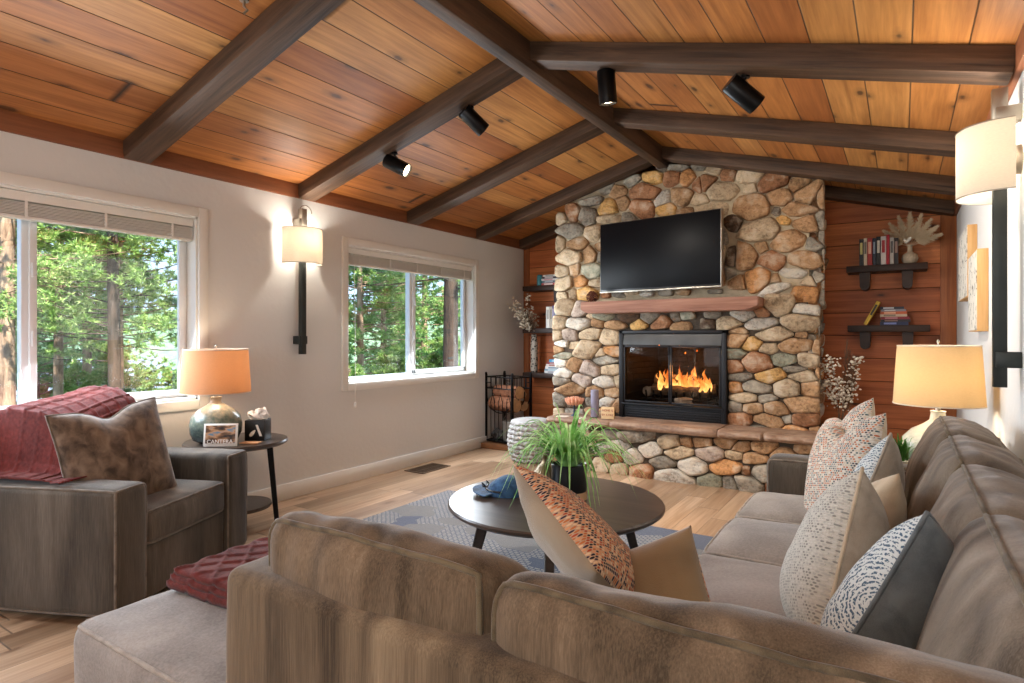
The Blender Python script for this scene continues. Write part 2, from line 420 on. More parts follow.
def clip(poly, p, d):
    out = []; n = len(poly)
    for i in range(n):
        a, b = poly[i], poly[(i + 1) % n]
        da, db = (a - p).dot(d), (b - p).dot(d)
        if da <= 0: out.append(a)
        if (da < 0) != (db < 0): out.append(a + (b - a) * (da / (da - db)))
    return out
def resample(poly, K):
    L = [0]
    n = len(poly)
    for i in range(n): L.append(L[-1] + (poly[(i + 1) % n] - poly[i]).length)
    out = []; j = 0
    for k in range(K):
        s = L[-1] * k / K
        while L[j + 1] < s: j += 1
        a, b = poly[j], poly[(j + 1) % n]; q = (s - L[j]) / max(1e-9, L[j + 1] - L[j]); out.append(a + (b - a) * q)
    return out
def stones(bm, lay, items, fn, gap=.006, hmax=.06, seed=0, az=1.5, lim=None):
    if lim:
        q_ = []
        for p, c in items:
            p = clip(p, Vector((lim[0], 0)), Vector((-1, 0))); p = clip(p, Vector((lim[1], 0)), Vector((1, 0))) if len(p) > 2 else p
            if len(p) > 2: q_.append((resample(p, 30), c))
        items = q_
    """items: (poly[Vector2], code). fn(a,b,h) -> world"""
    items = [([Vector((q.x, q.y * az)) for q in p], c) for p, c in items]
    n = len(items)
    cen = [sum(p, Vector((0, 0))) / len(p) for p, _ in items]
    for i, (poly, code) in enumerate(items):
        P = poly
        ri = max((q - cen[i]).length for q in poly)
        for j in range(n):
            if j == i: continue
            dv = cen[j] - cen[i]; D = dv.length
            if D < 1e-4 or D > .8: continue
            d = dv / D
            si = max((q - cen[i]).dot(d) for q in poly); sj = max((cen[j] - q).dot(d) for q in items[j][0])
            if si + sj > D - gap:
                m = cen[i] + d * (D * si / (si + sj) - gap / 2)
                P = clip(P, m, d)
                if len(P) < 3: break
        if len(P) < 3: continue
        P = [Vector((q.x, q.y / az)) for q in P]
        K = 30
        P = resample(P, K)
        for _ in range(1): P = [P[k] * .7 + P[k - 1] * .15 + P[(k + 1) % K] * .15 for k in range(K)]
        c = sum(P, Vector((0, 0))) / K
        w = sum((q - c).length for q in P) / K
        if w < .012: continue
        h = min(hmax, w * .55) * R_.uniform(.75, 1.15)
        tilt = Vector((R_.uniform(-.25, .25), R_.uniform(-.2, .3)))
        base = Vector(srgb(PAL[code])[:3]); kf = R_.uniform(.86, 1.14); base = base * kf
        ang = Vector((R_.uniform(-9, 9), R_.uniform(-9, 9), seed))
        rings = []
        for (s, hh) in ((1.0, -.6), (1.0, .3), (.96, .62), (.875, .85), (.68, .97), (.4, 1.0)):
            ring = []
            for q in P:
                r = c + (q - c) * s
                nz = noise.noise(Vector((r.x * 11, r.y * 11, hh)) + ang) * .22 * (0.2 + hh if hh > 0 else .1)
                z = h * (hh + nz) + (tilt.dot(r - c) if hh > 0 else 0)
                nr = 1 + .05 * noise.noise(Vector((r.x * 22, r.y * 22, 3)) + ang)
                r = c + (r - c) * nr
                ring.append(bm.verts.new(fn(r.x, r.y, z)))
            rings.append(ring)
        top = bm.verts.new(fn(c.x, c.y, h * 1.0))
        fs = []
        for A, B in zip(rings, rings[1:]):
            for k in range(K): fs.append(bm.faces.new((A[k], A[(k + 1) % K], B[(k + 1) % K], B[k])))
        for k in range(K): fs.append(bm.faces.new((rings[-1][k], rings[-1][(k + 1) % K], top)))
        for f in fs:
            for l in f.loops: l[lay] = (base.x, base.y, base.z, 1)
def spx(cx, cy, w, h, rot, ox, oy, sc_, y):
    """outline of one stone: superellipse on the wall plane"""
    r = rad(rot); out = []; e = R_.uniform(2.6, 5.0)
    n0 = R_.uniform(0, 99)
    for k in range(30):
        a = 2 * pi * k / 30
        ca, sa = cos(a), sin(a)
        rr = (abs(ca) ** e + abs(sa) ** e) ** (-1 / e) * (1.22 + .12 * noise.noise(Vector((ca * 1.3, sa * 1.3, n0))))
        x, yv = ca * rr * w / 2, sa * rr * h / 2
        xx = x * cos(r) - yv * sin(r); yy = x * sin(r) + yv * cos(r)
        p = onY(ox + (cx + xx) / sc_, oy + (cy + yy) / sc_, y)
        out.append(Vector((p.x, p.z)))
    return out
S_ = 6.827
CA = [(150,365,100,120,0,'r'),(75,400,70,80,0,'b'),(260,380,135,130,0,'g'),(290,280,200,50,-12,'g'),(390,325,150,120,-8,'y'),(460,215,130,85,0,'t'),(490,290,90,95,0,'t'),(560,140,130,60,-20,'g'),(640,215,230,105,0,'r'),(700,120,150,75,-10,'y'),(610,330,170,120,0,'r'),(765,265,130,80,-40,'w'),(795,335,130,90,0,'y'),(830,125,120,90,-15,'r'),(935,120,100,120,-30,'o'),(1010,160,80,120,0,'r'),(905,250,200,115,5,'t'),(940,345,170,50,0,'t'),(860,50,150,40,0,'g'),(140,480,210,100,0,'g'),(290,500,120,110,0,'b'),(400,400,170,50,0,'b'),(540,390,120,60,0,'g'),(70,570,60,110,0,'b'),(180,570,170,75,0,'t'),(330,600,60,70,0,'t'),(380,200,120,50,-25,'g'),(760,50,80,40,0,'g')]
CB = [(105,215,180,95,-25,'r'),(150,140,120,55,0,'b'),(255,170,110,80,0,'r'),(415,175,210,80,-8,'b'),(565,215,230,110,-15,'r'),(745,235,150,90,-20,'t'),(220,275,240,120,0,'b'),(405,260,100,65,0,'b'),(415,385,290,170,8,'t'),(610,325,190,110,0,'t'),(800,290,220,150,-35,'t'),(920,310,90,190,0,'t'),(740,400,260,90,0,'t'),(585,415,60,70,0,'g'),(630,475,120,55,5,'y'),(785,500,200,105,-5,'t'),(50,340,160,80,0,'b'),(60,400,140,50,0,'b'),(190,395,140,80,0,'b'),(920,475,110,150,0,'g'),(300,500,140,100,0,'d'),(480,545,380,140,-5,'b'),(670,620,310,120,-12,'t'),(840,640,130,90,0,'g'),(930,600,90,120,0,'g'),(60,110,100,50,0,'g')]
CC = [(200,115,200,110,0,'b'),(335,100,120,110,0,'t'),(410,110,50,110,0,'g'),(150,210,95,75,0,'b'),(230,205,75,85,0,'t'),(350,210,180,100,0,'n'),(150,300,180,95,-15,'b'),(270,280,150,70,0,'o'),(370,290,130,50,0,'b'),(155,385,90,75,0,'b'),(215,375,70,90,0,'b'),(310,365,150,100,-5,'y'),(540,370,90,40,0,'g'),(720,365,90,40,0,'w'),(850,360,90,40,0,'g'),(970,355,90,40,0,'t'),(440,370,60,50,0,'r'),(600,340,120,60,0,'b'),(640,280,200,90,0,'t'),(850,270,200,90,0,'b')]
CC2 = [(160,465,110,110,0,'b'),(260,475,95,110,0,'p'),(125,565,90,100,0,'b'),(255,570,180,80,-5,'w'),(325,515,45,40,0,'b'),(380,570,90,60,0,'t'),(425,520,130,50,0,'n'),(500,580,150,55,0,'t'),(600,530,130,60,0,'d'),(665,575,110,70,-10,'y'),(740,530,130,70,0,'g'),(820,560,150,80,-10,'r'),(915,525,60,70,0,'g'),(950,590,130,60,0,'t'),(990,515,110,50,0,'n')]
CD = [(300,105,190,190,0,'t'),(215,110,90,130,0,'d'),(415,50,100,80,0,'t'),(490,135,190,130,0,'r'),(710,135,240,105,0,'t'),(390,260,190,150,-25,'o'),(250,285,120,90,0,'t'),(200,230,80,80,0,'g'),(640,225,240,60,0,'w'),(510,265,75,70,0,'t'),(510,330,270,55,-22,'w'),(740,280,130,60,0,'b'),(810,260,90,110,0,'g'),(715,375,200,110,0,'o'),(855,385,80,110,0,'g'),(890,200,80,90,0,'t'),(895,290,110,100,0,'g'),(870,100,60,110,0,'g'),(100,350,90,30,0,'g')]
CD2 = [(535,450,190,140,0,'b'),(750,475,230,65,5,'w'),(690,570,290,120,5,'b'),(870,490,80,140,0,'y'),(420,570,250,75,0,'w'),(510,640,270,85,0,'b'),(410,490,100,80,0,'r'),(290,515,160,70,0,'w'),(190,570,200,85,0,'b'),(250,620,130,45,0,'t'),(80,510,100,60,0,'g'),(680,650,80,50,0,'t'),(50,570,100,70,0,'d'),(860,620,90,100,0,'g')]
CE = [(100,105,75,70,0,'b'),(195,105,110,100,0,'p'),(335,95,190,72,-10,'b'),(460,120,150,105,0,'b'),(140,160,110,45,0,'w'),(215,170,70,50,0,'b'),(105,205,70,50,0,'t'),(310,200,190,140,0,'b'),(400,230,70,60,0,'b'),(485,215,125,65,5,'o'),(145,245,120,40,0,'n'),(430,275,190,58,0,'g'),(110,295,130,55,0,'w'),(220,310,95,100,0,'t'),(330,335,150,100,25,'p'),(470,345,140,78,0,'b'),(150,365,120,70,-20,'w'),(280,410,140,92,10,'p'),(440,425,180,78,0,'w'),(520,420,60,80,0,'b'),(130,415,105,60,0,'g'),(200,475,170,80,-10,'t'),(370,495,110,92,0,'t'),(480,500,120,68,0,'t'),(120,545,95,88,0,'g'),(350,560,90,60,0,'g'),(450,565,110,75,0,'w'),(520,590,70,105,0,'t'),(440,635,100,55,0,'o'),(220,560,90,80,0,'d'),(230,640,160,60,0,'g'),(110,640,90,60,0,'b'),(340,630,90,60,0,'t')]
CF = [(240,75,180,88,-10,'t'),(340,100,155,92,-10,'y'),(470,130,120,65,0,'b'),(655,105,250,95,-5,'t'),(810,120,80,95,0,'t'),(870,130,70,100,0,'t'),(230,165,165,72,0,'n'),(390,225,210,130,5,'r'),(565,205,190,85,0,'n'),(740,205,170,95,8,'b'),(230,250,110,92,0,'r'),(475,310,215,98,-12,'y'),(640,270,180,38,5,'g'),(270,325,180,48,0,'g'),(690,320,200,80,0,'b'),(815,295,55,72,0,'t'),(240,395,90,72,0,'o'),(375,390,210,72,5,'g'),(590,400,200,115,-10,'b'),(770,405,190,95,0,'t'),(290,465,190,62,0,'b'),(450,470,130,48,-5,'g'),(235,530,90,72,0,'g'),(355,540,140,68,0,'t'),(520,545,180,92,10,'t'),(690,520,250,105,0,'t'),(270,615,160,95,0,'r'),(460,625,210,85,10,'t'),(730,620,220,92,0,'r'),(590,610,70,60,0,'g'),(640,700,190,80,0,'o'),(400,680,180,40,0,'g'),(870,240,70,140,0,'t'),(870,370,60,100,0,'g'),(860,500,60,110,0,'g'),(210,700,90,50,0,'t'),(800,710,110,80,0,'t'),(480,720,160,45,0,'b')]
HG = [r for r in [(130,240,110,60,0,'g'),(310,250,230,72,0,'g'),(185,322,160,78,0,'w'),(540,290,140,80,0,'b'),(650,295,90,60,0,'t'),(750,295,130,60,0,'t'),(400,345,140,95,0,'w'),(280,390,130,105,0,'w'),(605,365,190,76,-5,'b'),(490,430,180,72,0,'g'),(690,455,190,105,0,'w'),(810,370,190,90,0,'p'),(940,300,180,65,5,'t'),(985,380,130,60,0,'b'),(920,465,220,90,0,'o'),(150,385,120,85,0,'r'),(195,480,110,88,0,'b'),(345,500,170,105,0,'r'),(575,540,290,110,3,'w'),(810,565,180,92,0,'n'),(970,580,150,95,0,'g'),(70,340,110,75,0,'w'),(60,450,130,95,0,'b'),(40,250,80,60,0,'b'),(-60,300,130,80,0,'w'),(-70,400,140,90,0,'t'),(-60,490,120,70,0,'g'),(-190,300,120,90,0,'g'),(-200,400,130,90,0,'b')] if r[0] > -140]
HH = [(260,325,160,68,0,'t'),(430,330,170,75,0,'t'),(370,400,190,66,0,'t'),(305,490,55,60,0,'r'),(440,510,180,105,5,'g'),(290,580,290,105,5,'g'),(560,390,170,110,0,'t'),(700,340,120,60,0,'t'),(600,500,140,100,0,'b'),(720,450,120,110,0,'g'),(500,610,130,80,0,'r'),(650,600,170,90,0,'t')]
def items(rows, ox, oy, y): return [(spx(a, b, c, d, e, ox, oy, S_, y), k) for a, b, c, d, e, k in rows]
fp = empty('stone_fireplace', (0, 0, 0), 0, 'floor to ceiling fieldstone fireplace with raised flagstone hearth and black firebox', 'fireplace')
def stone_obj(name, sets, fn, core, mort, **kw):
    bm = NB(); lay = bm.loops.layers.float_color.new('Col')
    core(bm)
    for f in bm.faces: f.material_index = 1
    stones(bm, lay, sets, fn, **kw)
    return obj(name, bm, [M['stone'], mort], fp, smooth=60)
YU, YLO, YH = 5.305, 5.225, 4.905
CX0, CX1 = -2.80, -.60
def core_up(bm):
    prism(bm, [(CX0, 1.46), (CX1 - .02, 1.46), (CX1 - .02, ceil_z(CX1) - .005), (XRG, 2.70), (CX0, ceil_z(CX0) - .005)], YU, YB - .002)
up = items(CA, 550, 160, 5.27) + items(CB, 690, 150, 5.27) + items(CC, 540, 240, 5.27) + items(CD, 700, 240, 5.27)
# stones hidden behind the television
for i in range(5):
    for j in range(3):
        up.append((spx(612 + i * 25, 236 + j * 20, 28, 22, 0, 0, 0, 1, 5.27), R_.choice('tbg')))
stone_obj('chimney_breast', up, lambda a, b, h: Vector((a, YU - h, b)), core_up, M['mortar'], gap=.006, hmax=.055, seed=1, az=1.25, lim=(-2.925, -.51))
FX0, FX1, FZ1 = -2.175, -1.215, 1.25
def core_lo(bm):
    bb(bm, CX0 - .02, FX0, YLO, YB - .003, .002, 1.46); bb(bm, FX1, CX1 - .02, YLO, YB - .003, .002, 1.46)
    bb(bm, FX0, FX1, YLO, YB - .003, FZ1, 1.46); bb(bm, FX0, FX1, 5.98, YB - .003, .002, FZ1); bb(bm, FX0, FX1, YLO, 5.98, .002, .45)
lo = items(CC2, 540, 240, 5.17) + items(CD2, 700, 240, 5.17) + items(CE, 540, 320, 5.17) + items(CF, 700, 330, 5.17)
stone_obj('chimney_base', lo, lambda a, b, h: Vector((a, YLO - h, b)), core_lo, M['mortar_d'], gap=.003, hmax=.10, seed=2, az=1.7, lim=(-2.885, -.535))
# right flank of the chimney
def rnd_rows(a0, a1, b0, b1, rh, rw, cols):
    out = []; b = b0
    while b < b1:
        h = rh * R_.uniform(.75, 1.25); a = a0
        while a < a1:
            w = rw * R_.uniform(.6, 1.4)
            e = R_.uniform(2.3, 3.2); n0 = R_.uniform(0, 99); poly = []
            for k in range(26):
                t = 2 * pi * k / 26; rr = (abs(cos(t)) ** e + abs(sin(t)) ** e) ** (-1 / e) * (1.05 + .12 * noise.noise(Vector((cos(t), sin(t), n0))))
                poly.append(Vector((a + w / 2 + cos(t) * rr * w / 2, b + h / 2 + sin(t) * rr * h / 2 + R_.uniform(-.002, .002))))
            out.append((poly, R_.choice(cols))); a += w
        b += h
    return out
def no_core(bm): pass
stone_obj('chimney_flank', rnd_rows(5.24, 6.08, .48, 1.47, .105, .17, 'ttbggrwo') + rnd_rows(5.34, 6.08, 1.47, 2.38, .105, .17, 'ttbbgrwo'), lambda a, b, h: Vector((CX1 - .03 + h, a, b)), no_core, M['mortar_d'], gap=.006, hmax=.06, seed=3)
def core_h(bm):
    bb(bm, -2.72, CX1 + .12, YH, YLO, .002, .395)
hh = items(HG, 590, 400, 4.86) + items(HH, 700, 400, 4.86) + rnd_rows(-2.72, -2.42, .02, .36, .11, .17, 'gwbt')
stone_obj('hearth_stonework', hh, lambda a, b, h: Vector((a, YH - h, b)), core_h, M['mortar_d'], gap=.003, hmax=.10, seed=4, az=1.6, lim=(-2.75, -.47))
# hearth slabs (flagstones with rough front edge)
def slab_mat():
    n = N('flagstone'); o = n.obj()
    a = n.noise(n.map(o, (3, 9, 22)), 1, 5, .6, 1.0); b = n.noise(o, 30, 4)
    n.set(col=n.ramp(n.math('ADD', n.math('MULTIPLY', a, .75), n.math('MULTIPLY', b, .25)), [(.32, srgb('#5D4638')), (.48, srgb('#8E705A')), (.6, srgb('#A58A74')), (.72, srgb('#8B8078'))]), rough=.6)
    n.bump(a, .012); return n.m
M['slab'] = slab_mat()
def slab(x0, x1, z0, z1, seed):
    bm = NB(); nx = 26; rows = []
    for k in range(nx + 1):
        x = x0 + (x1 - x0) * k / nx
        w = .022 * noise.noise(Vector((x * 4, seed, 0))) + .012 * noise.noise(Vector((x * 14, seed, 3)))
        yf = 4.80 + w + (.02 if k in (0, nx) else 0)
        dz = .006 * noise.noise(Vector((x * 6, seed, 8)))
        pts = [(5.2, z1), (5.0, z1 + dz), (yf + .02, z1 + dz), (yf, z1 - .012 + dz), (yf - .006 + .012 * noise.noise(Vector((x * 20, seed, 5))), (z0 + z1) / 2), (yf + .006, z0 + .008), (yf + .03, z0), (5.2, z0)]
        rows.append([bm.verts.new((x, y, z)) for y, z in pts])
    for A, B in zip(rows, rows[1:]):
        for i in range(8): bm.faces.new((A[i], A[(i + 1) % 8], B[(i + 1) % 8], B[i]))
    bm.faces.new(rows[0]); bm.faces.new(rows[-1])
    return obj('hearth_slab', bm, M['slab'], fp, smooth=50)
slab(-2.74, -2.115, .402, .455, 1); slab(-2.11, -1.215, .398, .462, 2); slab(-1.21, -.88, .402, .458, 3); slab(-.875, -.5, .405, .46, 4)
# mantel
mt = NB(); prism(mt, [(-2.46, 1.505), (-.935, 1.505), (-.935, 1.435), (-1.03, 1.40), (-2.40, 1.40), (-2.46, 1.435)], 4.95, 5.27)
bmesh.ops.bevel(mt, geom=mt.edges[:], offset=.006, segments=2, affect='EDGES')
mantel = obj('mantel_shelf', mt, M['mantel'], fp, label='reddish brown wooden mantel beam')
# firebox metalwork
M['brick'] = plain('soot_brick', '#4A3A2E', .9, var=.35, scale=9, bump=.01, bs=40)
M['ironf'] = plain('fireplace_black_iron', '#17171A', .45, .3, var=.2)
M['hood'] = plain('fireplace_grey_louver', '#4B4A48', .4, .7, var=.15)
fb = NB()
bb(fb, FX0 + .005, FX0 + .045, 5.15, 5.25, .46, 1.245, .004); bb(fb, FX1 - .045, FX1 - .005, 5.15, 5.25, .46, 1.245, .004)
bb(fb, FX0 + .005, FX1 - .005, 5.15, 5.25, 1.215, 1.245, .004)
bb(fb, FX0 + .04, FX1 - .04, 5.17, 5.25, .46, .575, .004)
for k in range(5): bb(fb, FX0 + .06, FX1 - .06, 5.160, 5.172, .475 + k * .02, .485 + k * .02, .002)
bb(fb, FX0 + .03, FX1 - .03, 5.135, 5.25, .578, .592, .003)
ff = obj('firebox_frame', fb, M['ironf'], fp)
hd = NB(); prism(hd, [(5.165, 1.212), (5.195, 1.212), (5.195, 1.115), (5.15, 1.115), (5.15, 1.135)], FX0 + .047, FX1 - .047, 'x')
obj('louver_hood', hd, M['hood'], fp, label='grey metal louver hood above the glass doors')
ins = NB()
A0, A1, B0, B1 = FX0 + .02, FX1 - .02, FX0 + .13, FX1 - .13
def quad(bm, pts, mi=0):
    f = bm.faces.new([bm.verts.new(p) for p in pts]); f.material_index = mi; return f
quad(ins, [(A0, 5.25, .48), (B0, 5.85, .48), (B0, 5.85, 1.2), (A0, 5.25, 1.2)])
quad(ins, [(A1, 5.25, .48), (B1, 5.85, .48), (B1, 5.85, 1.2), (A1, 5.25, 1.2)])
quad(ins, [(B0, 5.85, .48), (B1, 5.85, .48), (B1, 5.85, 1.2), (B0, 5.85, 1.2)])
quad(ins, [(A0, 5.25, .56), (A1, 5.25, .56), (B1, 5.85, .56), (B0, 5.85, .56)])
quad(ins, [(A0, 5.25, 1.2), (A1, 5.25, 1.2), (B1, 5.85, 1.2), (B0, 5.85, 1.2)])
def brickmat():
    n = N('firebrick'); o = n.obj(); x = n.add('ShaderNodeSeparateXYZ', {0: o}).outputs
    v = n.add('ShaderNodeCombineXYZ', {0: n.math('ADD', x[0], x[1]), 1: x[2], 2: 0.0}).outputs[0]
    b = n.add('ShaderNodeTexBrick', {'Vector': v, 'Color1': srgb('#4A3A2E'), 'Color2': srgb('#382A20'), 'Mortar': srgb('#2A211A'), 'Scale': 4.5, 'Mortar Size': .02})
    c = n.mix(n.noise(o, 7, 4), b.outputs[0], srgb('#1E1712')); n.set(col=c, rough=.95); n.bump(b.outputs[1], -.01); return n.m
obj('firebox_lining', ins, brickmat(), fp, smooth=None)
for s in (0, 1):
    d = NB(); xm = (FX0 + FX1) / 2; x0, x1 = (FX0 + .05, xm - .002) if s == 0 else (xm + .002, FX1 - .05)
    z0, z1 = .6, 1.11
    for (a, b, p, q) in ((x0, x0 + .014, z0, z1), (x1 - .014, x1, z0, z1), (x0, x1, z0, z0 + .016), (x0, x1, z1 - .016, z1)): bb(d, a, b, 5.155, 5.17, p, q, .002)
    hx = x1 - .01 if s == 0 else x0 + .01
    bb(d, hx - .004, hx + .004, 5.143, 5.156, z1 - .08, z1 - .01, .002)
    do = obj('firebox_door', d, M['ironf'], fp)
    g = NB(); bb(g, x0 + .013, x1 - .013, 5.161, 5.164, z0 + .015, z1 - .015); obj('door_glass', g, M['fireglass'], do)
# grate, logs and fire
bm = NB()
for k in range(9): tube(bm, [(-1.98 + k * .07, 5.33, .70), (-1.98 + k * .07, 5.35, .63), (-1.98 + k * .07, 5.62, .63)], .009, 6)
tube(bm, [(-2.02, 5.36, .62), (-1.38, 5.36, .62)], .009, 6); tube(bm, [(-2.02, 5.6, .62), (-1.38, 5.6, .62)], .009, 6)
for x in (-1.98, -1.42):
    for y in (5.36, 5.6): tube(bm, [(x, y, .62), (x, y, .561)], .01, 6)
tag(obj('log_grate', bm, M['ironf']), 'black iron log grate standing inside the firebox', 'grate')
M['char'] = plain('charred_wood', '#5B4A3C', .95, var=.5, scale=14, bump=.012, bs=50)
M['ash'] = plain('pale_ash_wood', '#A79C90', .95, var=.25, scale=20, bump=.01)
def log(a, b, r, mats, lbl, name='log', cat='log', group=None, seed=0):
    a, b = Vector(a), Vector(b); d = (b - a); n = 8; bm = NB(); pts = []; 
    side = d.normalized().orthogonal()
    for k in range(n + 1):
        t = k / n; pts.append(a + d * t + side * (.012 * noise.noise(Vector((t * 3, seed, 1)))))
    vs = tube(bm, pts, r, 14)
    for v in vs:
        v.co += Vector((noise.noise(v.co * 18 + Vector((seed, 0, 0))), noise.noise(v.co * 18 + Vector((0, seed, 9))), noise.noise(v.co * 18))) * r * .14
    o = obj(name, bm, mats, smooth=50)
    return tag(o, lbl, cat, group)
log((-1.95, 5.44, .70), (-1.42, 5.42, .69), .05, M['char'], 'charred log lying across the front of the fire grate')
log((-1.93, 5.55, .70), (-1.40, 5.56, .71), .055, M['char'], 'charred log at the back of the fire grate')
log((-1.93, 5.43, .80), (-1.55, 5.56, .79), .045, M['char'], 'burning log laid diagonally on top of the grate')
bm = NB(); icos(bm, (-1.60, 5.215, .628), (.085, .035, .035), 2, nz=.9, seed=4)
tag(obj('ash_chunk', bm, M['ash']), 'pale ashy wood chunk on the firebox sill in front of the flames', 'firewood')
bm = NB(); icos(bm, (-2.0, 5.46, .68), (.06, .05, .05), 2, nz=.9, seed=9)
for k, (x, h) in enumerate(((-1.40, .15), (-1.33, .12))):
    pass
tag(obj('ember_lump', bm, M['ash']), 'pale half-burnt wood lump left of the flames', 'firewood')
def flame_mat():
    n = N('fire_flame'); n.n.remove(n.b); o = n.add('ShaderNodeTexCoord').outputs['Object']
    z = n.add('ShaderNodeSeparateXYZ', {0: o}).outputs[2]
    ns = n.noise(n.map(o, (14, 14, 7)), 1, 4, .6, .8)
    f = n.math('ADD', n.math('MULTIPLY', z, 2.6), n.math('MULTIPLY', n.math('SUBTRACT', ns, .5), 1.3))
    c = n.ramp(f, [(.0, (1, .55, .17, 1)), (.28, (1, .36, .07, 1)), (.6, (1, .17, .02, 1)), (.95, (.6, .06, .01, 1))])
    st = n.ramp(f, [(.0, (1, 1, 1, 1)), (.45, (.45, .45, .45, 1)), (.9, (.12, .12, .12, 1))])
    e = n.add('ShaderNodeEmission', {'Color': c, 'Strength': n.math('MULTIPLY', st, 1.7)})
    t = n.add('ShaderNodeBsdfTransparent')
    a = n.ramp(f, [(.25, (1, 1, 1, 1)), (.85, (.0, .0, .0, 1))])
    mx = n.add('ShaderNodeMixShader', {0: a, 1: t.outputs[0], 2: e.outputs[0]})
    n.l.new(mx.outputs[0], n.out.inputs[0]); return n.m
FM = flame_mat()
fire = empty('fire', (-1.68, 5.48, .70), 0, 'orange flames burning on the logs behind the glass doors', 'fire')
rr = random.Random(3)
for k in range(34):
    x = rr.uniform(-.22, .24); h = (.25 - .45 * abs(x) ** 1.2) * rr.uniform(.55, 1.15); w = rr.uniform(.016, .034); y = rr.uniform(-.12, .05)
    bm = NB(); prof = []
    for i in range(12):
        t = i / 11; prof.append((w * (sin(pi * min(1, t * 1.0 + .12)) ** .8) * (1 - t * .55) if 0 < i < 11 else .0001 if i == 11 else w * .4, h * t))
    vs = lathe(bm, prof, 10)
    ph = rr.uniform(0, 9)
    for v in vs:
        t = v.co.z / h; v.co.x += .035 * noise.noise(Vector((t * 2.2, ph, 0))) * (t + .3) * 2 + x; v.co.y = v.co.y * .6 + .03 * noise.noise(Vector((t * 2, ph, 5))) + y
    obj('flame', bm, FM, fire, smooth=180)
sp = NB()
for p in ((-.22, 0, .42, .012), (-.03, -.02, .40, .005), (.05, 0, .50, .005), (.12, .02, .36, .004), (.2, 0, .44, .004), (-.1, .03, .52, .004), (.02, 0, .34, .006)):
    icos(sp, p[:3], (p[3] * .5, p[3] * .5, p[3] * 1.4), 1, Matrix.Rotation(.5, 4, 'Y'))
tag(obj('spark', sp, emit('spark_glow', '#FF7A20', 5), fire), kind='stuff')

# ------------------------------------------------------------ television
tv = empty('television', (-1.80, 5.12, 1.92), rad(-7.3), 'black flat screen television on the stone chimney above the mantel', 'television')
tw, th = 1.146, .628
bm = NB(); bb(bm, -tw / 2, tw / 2, -.012, .035, -th / 2, th / 2, .006); bb(bm, -.35, .35, .03, .075, -.2, .18, .02); obj('casing', bm, M['blackp'], tv)
ns = N('television_screen'); ns.set(col=(.004, .004, .005, 1), rough=.38, spec=.1)
bm = NB(); bb(bm, -tw / 2 + .008, tw / 2 - .008, -.0155, -.0125, -th / 2 + .016, th / 2 - .008, .001); obj('screen', bm, ns.m, tv)
bm = NB(); bb(bm, -tw / 2, tw / 2, -.0165, .0, -th / 2 - .012, -th / 2 + .002, .002); bb(bm, tw / 2 - .003, tw / 2 + .003, -.0165, .03, -th / 2 - .01, th / 2, .001); obj('bezel', bm, M['nickel'], tv, label='silver lower bezel')
bm = NB(); bb(bm, -.05, .05, .07, .11, -.1, .1, .004); obj('wall_bracket', bm, M['black'], tv)

# pine cone on the mantel
pc = NB()
icos(pc, (0, 0, .05), (.025, .025, .045), 1)
for k in range(60):
    t = k / 60; a = k * 2.4; r = .012 + .035 * sin(pi * (t * .85 + .1)); z = .008 + t * .09
    box(pc, (r * cos(a), r * sin(a), z), (.024, .016, .005), .001, Euler((0, .5, a)).to_matrix().to_4x4())
o = obj('pine_cone', pc, plain('pine_cone_scales', '#6A3A28', .8, var=.3), smooth=None); o.location = (-2.40, 5.07, 1.507)
tag(o, 'small brown pine cone standing on the left end of the mantel', 'pine cone')
